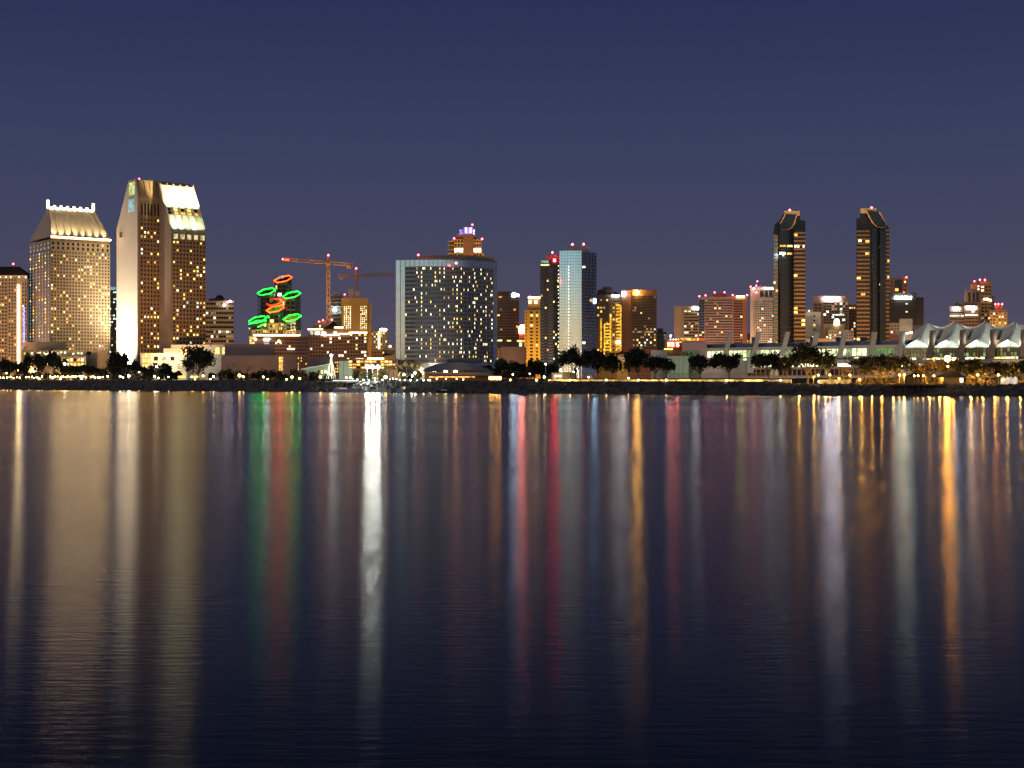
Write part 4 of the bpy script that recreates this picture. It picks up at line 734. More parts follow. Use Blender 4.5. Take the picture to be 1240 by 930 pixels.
b.mass(805, 826, 411, D, 20, brown); b.part('fin_wall', MB().wall(V2(805.2, D), V2(806.6, D), .3, 2, Zp(420, D), Zp(405, D)), cream)
LET = glow('red letter core', (1, .16, .08), 40, var=0); s_ = MB(); zt_, zb_ = Zp(414.7, D), Zp(419.6, D)
for a, c, t_, l_ in ((808.8, 810.2, zt_, zb_), (812.4, 813.6, zt_, zb_), (814.6, 815.8, zt_, zb_), (813.6, 814.6, zb_+.6, zb_), (819.2, 820.6, zt_, zb_), (818.6, 821.4, zt_, zt_-.5), (820.6, 822, zb_+1, zb_+.3)): s_.wall(V2(a, D-1), V2(c, D-1), .5, .9, l_, t_)
b.part('sign_letters', s_, LET); b.part('sign_board', MB().wall(V2(808, D-1), V2(822.5, D-1), 0, .4, zb_-.5, zt_+.5), glow('red sign board', (1, .03, .01), 1.6))
for px in (811.7, 815, 818, 821): b.part('bulb', MB().ball((X(px, D), D-2, Zp(411.2, D)), .55), CREAM)
b.part('roof_lamp', MB().ball((X(811.7, D), D-2, Zp(407, D)), .6), SIG); b.part('awning_light', MB().wall(V2(804, D), V2(814, D), 1, 1.6, Zp(423.4, D), Zp(422.3, D)), glow('yellow green awning light', (.8, .9, .15), 3))
b.part('terrace_light', MB().wall(V2(824, D+8), V2(846, D+8), 0, 1, Zp(412, D), Zp(409, D)), glow('orange terrace light', (1, .45, .08), 1.6)); b.part('terrace_light', MB().wall(V2(822, D), V2(840, D), 0, .6, Zp(415, D), Zp(413.4, D)), glow('orange terrace light', 0, 0)); b.part('terrace_red_light', MB().wall(V2(846, D+8), V2(853, D+8), 0, 1, Zp(412, D), Zp(409, D)), glow('red terrace light', (1, .1, .03), .9)); b.done()
# --- convention centre
CA, CB = V2(845, 905), V2(1250, 770)
def cc(px): return on_line(px, CA, CB)
def cz(px, py, off=0): return Zp(py, cc(px)[1]+off)
b = Bld('convention_centre', 'long low convention centre with leaning concrete fins and glowing green-white windows', 965, cc(965)[1])
conc = mat('fin concrete', (.34, .32, .30)); P0, P1 = cc(846), cc(1096)
cdir = Vector((CB[0]-CA[0], CB[1]-CA[1])).normalized(); cn = Vector((-cdir.y, cdir.x))
def back(p, d): return (p[0]+cn.x*d, p[1]+cn.y*d)
zl = lambda py: Zp(py, cc(970)[1])
b.body([P0, P1, back(P1, 60), back(P0, 60)], b.z0, zl(422.3), conc)
b.part('roof_beam', MB().wall(P0, P1, -2, 1.2, zl(422.3)+.01, zl(419.4)), conc); b.part('roof', MB().prism([back(P0, 3), back(P1, 3), back(P1, 55), back(P0, 55)], zl(422.3)+.02, zl(414.2)), mat('night blue roofing', (.03, .055, .13), .5))
GW = glow('green white hall window', (.88, 1, .52), 1.25); GW2 = glow('dim green hall window', (.5, .75, .25), .38); CW = glow('cream concourse light', (1, .95, .62), 2.6)
b.face(P0, cc(1050), zl(432), zl(422.8), 36, 1, conc, wf=.9, hf=.92, lit=1, mix=[(GW, 5), (GW2, 1)], rel=.5); b.face(cc(1053), cc(1084), zl(431), zl(422.8), 7, 1, conc, wf=.92, hf=.92, lit=1, mix=[(glow('green hall window', (.25, .7, .12), .28), 1)], rel=.5)
b.face(cc(880), cc(1085), zl(436.5), zl(432.4), 30, 1, grey, wf=.8, hf=.6, lit=.45, mix=[(GW, 1), (GW2, 2)], rel=.6)
b.part('terrace', MB().wall(P0, P1, .3, 9, b.z0, zl(439.5)), conc); b.part('terrace_rail', MB().wall(P0, P1, 8.6, 9.1, zl(439.5)+.01, zl(437)), conc)
b.face(back(cc(915), -9), back(cc(1040), -9), zl(444.8), zl(440.3), 24, 1, conc, wf=.93, hf=.8, lit=.8, mix=[(CW, 1)], rel=.5); b.face(back(cc(915), -9), back(cc(1085), -9), zl(456), zl(446), 30, 1, brown, wf=.8, hf=.7, lit=.15, mix=[(GW2, 1), (DIM, 1)], rel=.5)
for tx, ty, bx, by in ((885, 402, 877, 433), (919, 402, 910, 436), (953.5, 402, 946.5, 431), (988.5, 402.5, 984, 431), (1022.5, 402, 1016, 434), (1058.5, 402, 1054.5, 430), (1093, 401, 1089, 432)):
    p, q_ = cc(bx), cc(tx); w_ = 1.35; vs = []
    for pp, py in ((p, by), (q_, ty)):
        zz = Zp(py, pp[1]); 
        for dd in (-2.2, .8):
            for sx_ in (-w_, w_): vs.append((pp[0]+sx_, pp[1]+dd, zz))
    b.part('leaning_fin', MB().add(vs, [(0, 1, 3, 2), (4, 6, 7, 5), (0, 4, 5, 1), (2, 3, 7, 6), (0, 2, 6, 4), (1, 5, 7, 3)]), conc)
for px in (902, 970, 1000, 1028): b.part('roof_vent', MB().box(X(px, 940)-1.6, X(px, 940)+1.6, 900, 904, zl(414.2), Zp(408.5, 905)), bluegrey)
b.part('stair_tower', MB().profile([(904, 452), (905.5, 434), (912, 434), (913, 452)], cc(908)[1]-14, 3), grey)
b.done(); spot((X(965, 780), 770, 20), (X(965, 870), 880, 30), .35, (1, .8, .6), 130)
spot((X(910, 830), 815, 12), (X(910, 880), 885, 25), .5, (1, .85, .6), 120); spot((X(1040, 800), 790, 12), (X(1040, 850), 835, 25), .5, (1, .8, .5), 120)
# sail pavilion
b = Bld('sail_pavilion', 'white peaked sail roofs lit from below over a dark glass hall at the right', 1165, cc(1165)[1])
P0, P1 = cc(1092), cc(1275)
b.body([P0, P1, back(P1, 50), back(P0, 50)], b.z0, Zp(421.5, 815), conc)
zz = lambda py: Zp(py, cc(1170)[1])
olive = mat('olive hall glass', (.10, .10, .04), .25, .3)
b.face(cc(1095), cc(1275), zz(432), zz(421.5), 44, 2, dark, wf=.8, hf=.85, lit=.42, dk=olive, mix=[(glow('olive hall window', (.55, .5, .13), .22), 4), (GW2, 1.5)], rel=.3)
b.face(cc(1093), cc(1275), zz(435.2), zz(432.3), 30, 1, conc, wf=.9, hf=.8, lit=.8, mix=[(CW, 1), (WARM, 1)], rel=.5)
b.part('terrace', MB().wall(cc(1092), cc(1215), .6, 8, b.z0, zz(439.3)), cream); b.face(back(cc(1097), -8), back(cc(1143), -8), zz(444), zz(440.3), 10, 1, conc, wf=.94, hf=.8, lit=1, mix=[(CW, 1)], rel=.5)
b.part('stair_block', MB().profile([(1200, 436), (1243, 434.5), (1243, 452), (1216, 446)], cc(1220)[1]-14, 10), cream)
nS = 7
piers = [(1129.5, 400, 1125, 434), (1166.2, 399.5, 1162.3, 434.5), (1202.8, 399, 1199.3, 434.5), (1240, 399, 1236.5, 435), (1277, 398.5, 1274, 435)]
def pier_at(k): return [1092.5, 1127.5, 1164.5, 1201.3, 1238.3, 1275.5][k]
nu, nv = 12, 10
for k in range(5):
    a, c = pier_at(k)+1.8, pier_at(k+1)-1.6; Pa, Pc = cc(a), cc(c); vs = []
    for j in range(nv+1):
        t = j/nv
        for i in range(nu+1):
            s = i/nu; tri = 1-abs(2*s-1); fx = Pa[0]+(Pc[0]-Pa[0])*s; fy = Pa[1]+(Pc[1]-Pa[1])*s
            zf = Zp(420.8, fy)+tri*(9.3/F*fy)
            zk = Zp(399.5, fy+16)+(tri**1.4)*(11.0/F*fy)
            e_ = t**1.25; zv = zf*(1-e_)+zk*e_-(1-tri)*math.sin(math.pi*t)*1.0-tri*math.sin(math.pi*t)*1.2
            dep = 18*t; sh = 7.6*t
            vs.append((fx+sh+cn.x*dep*.3, fy+dep, zv))
    # the rear sail slung between neighbouring peaks
    pk = vs[nv*(nu+1)+nu//2]; rs_ = []
    for j in range(5):
        for i in range(13):
            s = i/12; W_ = math.dist(Pa, Pc)*1.045; rs_.append((pk[0]+cdir.x*W_*s, pk[1]+cdir.y*W_*s+j*2.2+.3, pk[2]-.1+(1-(2*s-1)**2)*-3.3-j*(1.6+.5*abs(2*s-1))))
    ro = part(b.root, 'rear_sail', MB().add(rs_, [(j*13+i, j*13+i+1, (j+1)*13+i+1, (j+1)*13+i) for j in range(4) for i in range(12)]), fabric, smooth=True); ro.modifiers.new('thick', 'SOLIDIFY').thickness = .12
    for j in range(1, 5):
        t = j/4
        for i in range(nu+1):
            x_, y_, z_ = vs[nv*(nu+1)+i]; vs.append((x_+6*t, y_+12*t, z_-2.2*math.sin(math.pi*t*.5)))
    N = nu+1; me = MB().add(vs, [(j*N+i, j*N+i+1, (j+1)*N+i+1, (j+1)*N+i) for j in range(nv+4) for i in range(nu)])
    o = part(b.root, 'sail', me, fabric, smooth=True); so_ = o.modifiers.new('thick', 'SOLIDIFY'); so_.thickness = .12
    gp = MB().add([(Pa[0], Pa[1]+.4, Zp(420.9, Pa[1])), (Pc[0], Pc[1]+.4, Zp(420.9, Pc[1])), ((Pa[0]+Pc[0])/2, (Pa[1]+Pc[1])/2+.4, Zp(411.8, (Pa[1]+Pc[1])/2))], [(0, 1, 2)])
    gpo = part(b.root, 'gable_glass', gp, glow('gable glow', (.80, 1, .68), .85, var=.25)); gpo.modifiers.new('t', 'SOLIDIFY').thickness = .1
    part(b.root, 'edge_cable', MB().tube([(Pa[0], Pa[1]-.3, Zp(420.6, Pa[1])), ((Pa[0]+Pc[0])/2, (Pa[1]+Pc[1])/2-.3, Zp(411.3, (Pa[1]+Pc[1])/2)), (Pc[0], Pc[1]-.3, Zp(420.6, Pc[1]))], .22, 5), grey)
    rid = [vs[j*N+nu//2] for j in range(nv+1)]; part(b.root, 'seam', MB().tube([(x_, y_-.1, z_+.12) for x_, y_, z_ in rid], .16, 4), mat('seam grey', (.4, .4, .38)))
    mxp = ((Pa[0]+Pc[0])/2, (Pa[1]+Pc[1])/2)
    for s_ in (.25, .75):
        lx = Pa[0]+(Pc[0]-Pa[0])*s_; ly = Pa[1]+(Pc[1]-Pa[1])*s_; spot((lx, ly-6, Zp(417.5, ly)), (lx+3, ly+10, Zp(405, ly)), 2.6, (.92, 1, .84), 84, .4)
for tx, ty, bx, by in piers:
    p, q_ = cc(bx), cc(tx); w_ = 1.35; vs = []
    for pp, py in ((p, by), (q_, ty)):
        z_ = Zp(py, pp[1])
        for dd in (-2.4, 1.):
            for sx_ in (-w_, w_): vs.append((pp[0]+sx_, pp[1]+dd, z_))
    b.part('leaning_fin', MB().add(vs, [(0, 1, 3, 2), (4, 6, 7, 5), (0, 4, 5, 1), (2, 3, 7, 6), (0, 2, 6, 4), (1, 5, 7, 3)]), mat('warm fin concrete', (.26, .20, .17)))
for px in (1130, 1165, 1200, 1240): b.part('terrace_lamp', MB().ball((X(px, 790), 788, Zp(437, 790)), .3), CW)
b.done(); flood(1165, 780, .15, 400, (1, .85, .65), dist=60, ang=130, aim=1); flood(1228, 770, .8, 435, (1, .7, .4), dist=30, ang=110)
# --- round-roofed waterfront restaurant
D = 800; b = Bld('waterfront_restaurant', 'low pavilion with wide sweeping dark roof and lit eave in front of the curved hotel', 555, D)
b.part('wall', MB().profile([(514, 462), (514, 451), (596, 451), (596, 462)], D, 30), brown)
b.part('roof', MB().profile([(511, 449.5), (516, 445.5), (528, 441), (545, 438.6), (560, 438.6), (578, 442), (590, 446), (600, 451), (596, 452), (575, 448.5), (516, 448.3)], D-4, 38), bluegrey)
b.part('clerestory', MB().profile([(541, 439), (542, 434.5), (577, 434), (579, 439)], D+4, 14), mat('slate blue roofing', 0)); b.part('lower_roof', MB().profile([(513, 453), (516, 450.8), (592, 450.8), (600, 454.5), (594, 455)], D-5, 30), mauve)
b.part('eave_light', MB().wall(V2(520, D-5), V2(575, D-5), .1, .5, Zp(457.2, D), Zp(455.8, D)), GOLD); b.front(514.5, 580, 448.6, 450.7, D, 10, 1, brown, wf=.8, hf=.9, lit=.0, dk=glass_d)
for px in (539.5, 551.5): b.part('bright_window', MB().wall(V2(px-1.6, D), V2(px+1.8, D), .5, .8, Zp(452.2, D), Zp(449, D)), glow('bright restaurant window', (1, .82, .4), 45))
b.done(); flood(555, D, .4, 440, (1, .6, .4), dist=20, ang=140)
D = 760; b = Bld('snack_kiosk', 'small brightly lit orange kiosk right of the sweeping-roof restaurant', 599, D)
b.mass(591, 607.5, 455, D, 6, ochre); b.front(592, 607, 456, 460, D, 4, 1, ochre, wf=.8, hf=.8, lit=1, mix=[(glow('kiosk window', (1, .42, .06), 50), 1)]); b.done(); flood(599, D, 2, 455, (1, .5, .12), dist=6, ang=140)
D = 700; b = Bld('park_shelter', 'open lit park shelter with slatted back at the left end of the glowing promenade wall', 683, D)
b.part('roof', MB().box(X(667, D), X(700, D), D, D+8, Zp(451.5, D), Zp(450.8, D)), brown); b.part('back_wall', MB().box(X(668, D), X(699, D), D+6, D+6.4, g(680, D), Zp(451.5, D)), cream)
for px in (668, 675, 683, 691, 699): b.part('post', MB().box(X(px, D)-.15, X(px, D)+.15, D+.2, D+.5, g(px, D), Zp(451.5, D)), brown)
for px in (673, 675.5, 679): b.part('ceiling_lamp', MB().ball((X(px, D), D+3, Zp(455.3, D)), .42), glow('shelter lamp', (1, .85, .55), 14, var=0))
b.done()
b = Bld('gold_lit_house', 'small gold lit house glimpsed between the two dark tree clumps', 755, 800); b.mass(747, 760, 429, 800, 10, ochre); b.front(748, 758, 431, 440, 800, 2, 2, cream, wf=.7, hf=.6, lit=.8, mix=[(DIM, 1), (WARM, 1)]); b.part('roof', MB().cone([(X(745, 798), 798), (X(762, 798), 798), (X(762, 812), 812), (X(745, 812), 812)], Zp(429, 800)+.02, (X(753, 805), 805, Zp(424.5, 805))), mat('rust tile', (.3, .08, .04))); b.done(); flood(754, 800, 1.5, 430, (1, .6, .2), dist=12, ang=130)
# ------------------------------------------------------------ vegetation
def leaves(mb, blobs, n, s, rng=RNG):
    """leaf clumps: small tilted quads spread through each blob's volume, thick and uneven towards its skin"""
    per = [max(8, int(n*(b[3]*b[4]*b[5])**.67/sum((q_[3]*q_[4]*q_[5])**.67 for q_ in blobs))) for b in blobs]
    for (cx, cy, cz_, rx, ry, rz), k in zip(blobs, per):
        d = rng.normal(size=(k, 3)); d /= np.linalg.norm(d, axis=1)[:, None]; rr = rng.random(k)**.42*(1+.44*rng.normal(size=k)*.6)
        p = d*rr[:, None]*np.array([rx, ry, rz])+np.array([cx, cy, cz_])
        a = rng.normal(size=(k, 3)); a /= np.linalg.norm(a, axis=1)[:, None]; b_ = np.cross(a, rng.normal(size=(k, 3))); b_ /= np.linalg.norm(b_, axis=1)[:, None]
        w_ = s*(.6+.8*rng.random((k, 1))); l_ = w_*(1+rng.random((k, 1))*.6)
        q4 = np.stack([p-a*w_-b_*l_*.4, p+a*w_*.4-b_*l_, p+a*w_+b_*l_*.5, p-a*w_*.5+b_*l_], 1).reshape(-1, 3)
        base = len(mb.v); mb.v += [tuple(x) for x in q4.tolist()]; mb.f += [(base+4*i, base+4*i+1, base+4*i+2, base+4*i+3) for i in range(k)]; mb.m += [0]*k
def tree(px, top, base, wpx, D, label, m=leafA, n=1500, cr=.72, group=None, name='tree', nb=14, lean=0, s=None, seedless=False):
    x = X(px, D); z0 = land_z(x, D); zt = Zp(top, D); H = zt-z0; R_ = wpx/2/F*D*1.12
    t = thing(name, (x, D, z0), label, 'tree', group); tr = MB(); zc = z0+H*(1-cr); rt = max(.16, H*.022)
    fork = Vector((x+lean*.3, D, z0+H*(1-cr)*.75)); tr.tube([(x, D, z0-.4), ((x+fork.x)/2+.1, D, (z0+fork.z)/2), fork], [rt*1.3, rt, rt*.85], 7)
    bl = []
    for k in range(nb):
        a = k*2.4+random.random(); r_ = R_*(.25+.6*random.random()) if k else 0
        cx = x+lean+r_*math.cos(a)*1.05; cy = D+r_*math.sin(a)*.9; h_ = zc+(zt-zc)*(.28+.52*random.random()*(1-.5*(r_/R_)**2)) if k else zc+(zt-zc)*.58
        bx = R_*random.uniform(.22, .40); bz = (zt-zc)*random.uniform(.20, .34); bl.append((cx, cy, min(h_, zt-bz*.9), bx, bx*.9, bz))
        mid = fork.lerp(Vector((cx, cy, h_)), .5)+Vector((random.uniform(-.3, .3), 0, -.2)); tr.tube([fork, mid, (cx, cy, h_)], [rt*.6, rt*.35, rt*.12], 5)
    part(t, 'trunk', tr, bark); cm = MB(); leaves(cm, bl, n, s or max(.22, .55*D/1000)); part(t, 'crown', cm, m); return t
def bush(px, top, wpx, D, label, m=leafA, n=260, group=None, name='bush'):
    x = X(px, D); z0 = land_z(x, D); H = Zp(top, D)-z0; R_ = wpx/2/F*D; t = thing(name, (x, D, z0), label, 'bush', group)
    part(t, 'stem', MB().tube([(x, D, z0-.3), (x, D, z0+H*.5)], .12, 5), bark); cm = MB()
    leaves(cm, [(x+random.uniform(-.55, .55)*R_, D+random.uniform(-.4, .4)*R_, z0+H*random.uniform(.4, .6), R_*.55, R_*.5, H*random.uniform(.33, .45)) for _ in range(4)], n, .42*D/1000+.1); part(t, 'foliage', cm, m)
def palm(px, top, D, label, group=None, m=leafA, sp=2.6):
    x = X(px, D); z0 = land_z(x, D); zt = Zp(top, D)-1; t = thing('palm_tree', (x, D, z0), label, 'palm tree', group)
    part(t, 'trunk', MB().tube([(x, D, z0-.3), (x+.25, D, (z0+zt)/2), (x, D, zt)], [.34, .24, .2], 6), bark); cm = MB()
    for k in range(26):
        a = k*2.399; up = random.uniform(-.5, 1.); L_p = sp*random.uniform(.8, 1.15); pts = []
        for j in range(6):
            q_ = j/5; pts.append(Vector((x+math.cos(a)*L_p*q_, D+math.sin(a)*L_p*q_, zt+up*L_p*q_-1.5*q_*q_*L_p*.6)))
        sd = Vector((-math.sin(a), math.cos(a), 0)); vs = []
        for j, p in enumerate(pts): w_ = .5*math.sin(math.pi*(.12+.86*j/5)); vs += [p-sd*w_-Vector((0, 0, w_*.5)), p, p+sd*w_-Vector((0, 0, w_*.5))]
        cm.add(vs, [(3*j+i, 3*j+i+1, 3*j+i+4, 3*j+i+3) for j in range(5) for i in range(2)])
    part(t, 'crown', cm, m)
def bare(px, top, wpx, D, label, m=bark, n=5, name='bare_tree', group=None, leaf=None):
    x = X(px, D); z0 = land_z(x, D); H = Zp(top, D)-z0; t = thing(name, (x, D, z0), label, 'tree', group); mb = MB(); tips = []
    def grow(p, d, L_, r, k):
        q_ = p+d*L_; mb.tube([p, (p+q_)/2+Vector((random.uniform(-.1, .1)*L_, 0, 0)), q_], [r, r*.8, r*.55], 4)
        if k == 0: tips.append(q_); return
        for _ in range(3 if k > 2 else 2):
            e_ = (d+Vector((random.uniform(-.95, .95), random.uniform(-.6, .6), random.uniform(-.1, .5)))*.85).normalized(); grow(q_, e_, L_*random.uniform(.62, .8), r*.6, k-1)
    sc_ = H/3.1; grow(Vector((x, D, z0-.2)), Vector((0, 0, 1)), sc_, .2*H/8, n-1); part(t, 'trunk', mb, m)
    if leaf:
        cm = MB(); leaves(cm, [(p.x, p.y, p.z, .5*H/8, .4*H/8, .4*H/8) for p in tips], 500, .16*H/8); part(t, 'crown', cm, leaf)
def sd(px, off=25): return shore_D(px)+BANK+off
# left shore
tree(1, 433, 458, 20, sd(5, 40), 'dark tree cut by the left edge of the picture'); tree(20, 437, 458, 20, sd(20, 30), 'rounded dark tree, second along the left promenade')
tree(44, 424.5, 459, 22, sd(44, 30), 'tall thin eucalyptus before the terraced podium, left of its partner', nb=7, cr=.8); tree(66, 424, 459, 26, sd(66, 28), 'tall broad eucalyptus before the terraced podium, right of its partner', nb=10, cr=.85)
tree(34, 441, 459, 20, sd(34, 20), 'small dark tree below the two tall eucalyptus on the left'); tree(84, 443, 459, 22, sd(84, 24), 'low spreading tree between the eucalyptus and the palm')
palm(107.5, 424.5, sd(107, 40), 'dark shaggy palm rising before the tan podium wall', sp=2.6); tree(109, 441, 459, 34, sd(112, 25), 'wide low dome tree under the palm')
tree(143, 424.5, 459, 30, sd(143, 22), 'dense round dark tree at the foot of the floodlit white end wall', n=2400, cr=.88, nb=12); tree(165, 437, 459, 20, sd(165, 24), 'small tree between the round dark tree and the white annex')
tree(186, 441, 459, 20, sd(180, 20), 'low dark tree before the left part of the white annex', cr=.85); tree(198, 437.5, 459, 26, sd(198, 22), 'mid-sized dark tree before the white annex windows', cr=.85, n=1800)
tree(240, 416.5, 459, 43, sd(240, 20), 'large gappy dark tree before the right end of the white annex', cr=.8, n=2600, nb=13); tree(213, 450, 459, 14, sd(213, 18), 'small shrub-like tree left of the large gappy tree', cr=.9)
bare(284, 436, 30, sd(284, 22), 'bare branching tree before the pink hall, left one'); bare(297, 438, 24, sd(297, 22), 'bare branching tree before the pink hall, right one')
for i, px in enumerate(range(258, 400, 8)): bush(px+random.uniform(-2, 2), 449+random.uniform(-3, 4), 13, sd(px, 30+random.uniform(-5, 14)), 'low dark bush in the hedge before the pink hall', group='bushes before the pink hall', m=leafB if i % 3 else leafA)
for px in range(2, 215, 9): bush(px+random.uniform(-3, 3), 452+random.uniform(-2, 2), 10, sd(px, 34), 'low dark shrub behind the left promenade lights', group='shrubs behind the left promenade lights', m=leafB)
# marina and middle
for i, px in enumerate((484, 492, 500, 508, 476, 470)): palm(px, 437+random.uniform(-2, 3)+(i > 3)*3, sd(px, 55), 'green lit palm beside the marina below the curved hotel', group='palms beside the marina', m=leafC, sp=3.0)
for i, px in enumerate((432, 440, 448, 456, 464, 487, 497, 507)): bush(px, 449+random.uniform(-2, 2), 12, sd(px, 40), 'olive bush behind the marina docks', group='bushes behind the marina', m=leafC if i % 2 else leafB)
tree(607, 434.5, 460, 20, sd(607, 90), 'rounded green tree below the blank tan low block', leafB, cr=.9); tree(592, 441, 460, 18, sd(592, 80), 'small tree just right of the sweeping restaurant roof', leafB, cr=.9)
tree(625, 438, 460, 26, sd(625, 70), 'broad dark tree below the narrow red and white sign', cr=.88, n=1700); tree(647, 434, 460, 22, sd(647, 72), 'dark tree at the foot of the golden yellow tower', cr=.9, n=1700); tree(664, 440, 460, 20, sd(664, 60), 'dark tree at the foot of the dark balcony tower', cr=.9)
tree(636, 446, 461, 22, sd(636, 35), 'low dark tree behind the tall pole lamp', cr=.85); tree(615, 448, 461, 20, sd(615, 40), 'low dark tree behind the short globe lamp right of the kiosk', cr=.85)
tree(697, 419, 461, 36, sd(697, 10), 'large dark tree before the foot of the curved glass tower', n=2800, cr=.66, nb=13); tree(724, 423.5, 461, 34, sd(724, 12), 'large dark tree right of the one before the glass tower', n=2600, cr=.68, nb=12)
tree(741, 427, 461, 22, sd(741, 11), 'mid-sized dark tree left of the gold lit house', n=1500, cr=.66); tree(773, 422, 461, 36, sd(773, 12), 'large dark tree before the broad brown office slab', n=2800, cr=.66, nb=13)
tree(792, 430, 461, 24, sd(792, 9), 'tree with twisted trunk before the pale stucco block', n=1300, cr=.62, lean=1.5); tree(806, 436, 461, 15, sd(806, 7), 'small leaning tree before the grey-green block', n=600, cr=.55, lean=1.5)
tree(848, 424.5, 462, 26, sd(848, 8), 'thin-crowned tree at the left end of the convention centre', n=1300, cr=.7); tree(883, 425.5, 462, 40, sd(883, 10), 'wide dark tree between the first and second leaning fins', n=2700, cr=.62, nb=13)
tree(931, 427, 462, 38, sd(931, 10), 'wide flat dark tree before the third leaning fin', n=2300, cr=.6, nb=12); tree(978, 414, 464, 50, sd(978, 14), 'tall spreading dark tree before the fourth leaning fin', n=3400, cr=.68, nb=15)
tree(952, 431, 463, 22, sd(952, 9), 'small dark tree left of the tall spreading tree', n=1000, cr=.6); tree(1003, 424, 464, 18, sd(1000, 14), 'slim dark tree on the right flank of the tall spreading tree', n=900, cr=.6)
tree(1068, 427, 465, 62, sd(1068, 16), 'huge dome-shaped dark tree left of the timber pier', n=4200, cr=.68, nb=18)
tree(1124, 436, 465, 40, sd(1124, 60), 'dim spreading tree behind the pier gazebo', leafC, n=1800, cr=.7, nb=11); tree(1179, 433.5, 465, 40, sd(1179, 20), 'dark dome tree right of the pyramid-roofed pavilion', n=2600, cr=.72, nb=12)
tree(1208, 437, 465, 40, sd(1208, 24), 'broad dark tree before the tan stair block', n=2400, cr=.75, nb=12); tree(1240, 434, 465, 32, sd(1240, 16), 'dark tree cut by the right edge of the picture', n=2200, cr=.8)
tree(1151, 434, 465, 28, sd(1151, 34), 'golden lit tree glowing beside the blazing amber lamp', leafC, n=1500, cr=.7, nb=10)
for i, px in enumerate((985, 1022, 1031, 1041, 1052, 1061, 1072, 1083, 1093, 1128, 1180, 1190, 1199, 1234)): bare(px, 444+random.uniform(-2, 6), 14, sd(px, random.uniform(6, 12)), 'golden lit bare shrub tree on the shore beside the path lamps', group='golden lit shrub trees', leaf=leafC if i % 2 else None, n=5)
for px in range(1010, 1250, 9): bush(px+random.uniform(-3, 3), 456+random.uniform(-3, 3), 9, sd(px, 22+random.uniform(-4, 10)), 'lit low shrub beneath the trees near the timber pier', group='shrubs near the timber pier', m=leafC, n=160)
# ------------------------------------------------------------ lamps
LAMPW = glow('lamp globe warm', (1, .68, .26), 60, var=0); LAMPA = glow('lamp globe amber', (1, .50, .09), 60, var=0); LAMPC = glow('lamp globe white', (1, .9, .7), 60, var=0)
def lamp(px, py, D, m, label, group, r=.28, name='street_lamp'):
    x = X(px, D); z0 = land_z(x, D); z1 = max(Zp(py, D), z0+.5); t = thing(name, (x, D, z0), label, 'lamp', group)
    part(t, 'pole', MB().tube([(x, D, z0-.2), (x, D, z1)], [.10, .06], 6).box(x-.2, x+.2, D-.2, D+.2, z0-.1, z0+.15), steel)
    part(t, 'globe', MB().ball((x, D, z1+r*.8), r), m); part(t, 'cap', MB().tube([(x, D, z1+r*1.75), (x, D, z1+r*2)], [r*.7, r*.2], 6), steel)
for px in (47.5, 73.3, 99): lamp(px, 461.6, sd(px, 1), LAMPA, 'amber globe lamp on the edge of the left seawall', 'globe lamps on the left seawall', r=.55)
random.seed(21); px = 0
while px < 132:
    if random.random() < .85: lamp(px, 457.3+random.uniform(-1.2, .8), sd(px, 12+random.uniform(0, 16)), random.choice([LAMPA, LAMPW, LAMPC, LAMPW]), 'glowing lamp in the row behind the left promenade', 'lamps behind the left promenade', r=random.uniform(.28, .55))
    px += random.uniform(1.8, 4.2)
for px, py, m_, r in ((8, 452.5, LAMPA, .5), (22, 449, LAMPA, .35), (57.5, 441.5, LAMPC, .6), (78.5, 441.5, LAMPC, .8), (88, 452.8, LAMPA, .6), (110, 453.3, LAMPW, .8)): lamp(px, py, sd(px, 26), m_, 'taller lamp glowing among the dark trees of the left shore', 'tall lamps among the left shore trees', r)
for px, py, m_, r in ((145.5, 456.5, LAMPC, .55), (149, 457.5, LAMPW, .4), (156, 456.3, LAMPC, .75), (168.5, 451.2, LAMPA, .45), (187, 456.5, LAMPC, .5), (189.5, 444.8, LAMPC, .6), (192, 458.3, LAMPW, .4), (204, 456.6, LAMPW, .3), (232.5, 457, LAMPA, .4), (236, 460.3, LAMPW, .25), (246, 456, LAMPA, .55), (258.5, 456.8, LAMPC, .5), (255, 459.5, LAMPA, .4), (290, 456, LAMPA, .85), (294.5, 456.8, LAMPW, .5), (319, 457.3, LAMPW, .45), (324, 459.5, LAMPA, .3), (347, 460, LAMPW, .35), (353.5, 457.8, LAMPW, .6), (363, 459.3, LAMPA, .55), (388, 457.5, LAMPA, .6)): lamp(px, py, sd(px, 10), m_, 'small glowing lamp along the shore between the round dark tree and the marina', 'lamps between the round tree and the marina', r)
for px, py, m_, r in ((424.5, 458, LAMPW, .4), (419.5, 457.8, LAMPW, .3), (467, 458, LAMPA, .8), (454, 458.5, LAMPW, .35), (502.5, 452.5, LAMPC, .55), (499, 456, LAMPC, .4), (489, 454.5, LAMPC, .45), (529, 459, LAMPA, .3), (540, 459.2, LAMPW, .22), (561, 460, LAMPA, .25), (553, 459, LAMPW, .2)): lamp(px, py, sd(px, 14), m_, 'lamp behind the marina docks and restaurant', 'lamps behind the marina docks', r)
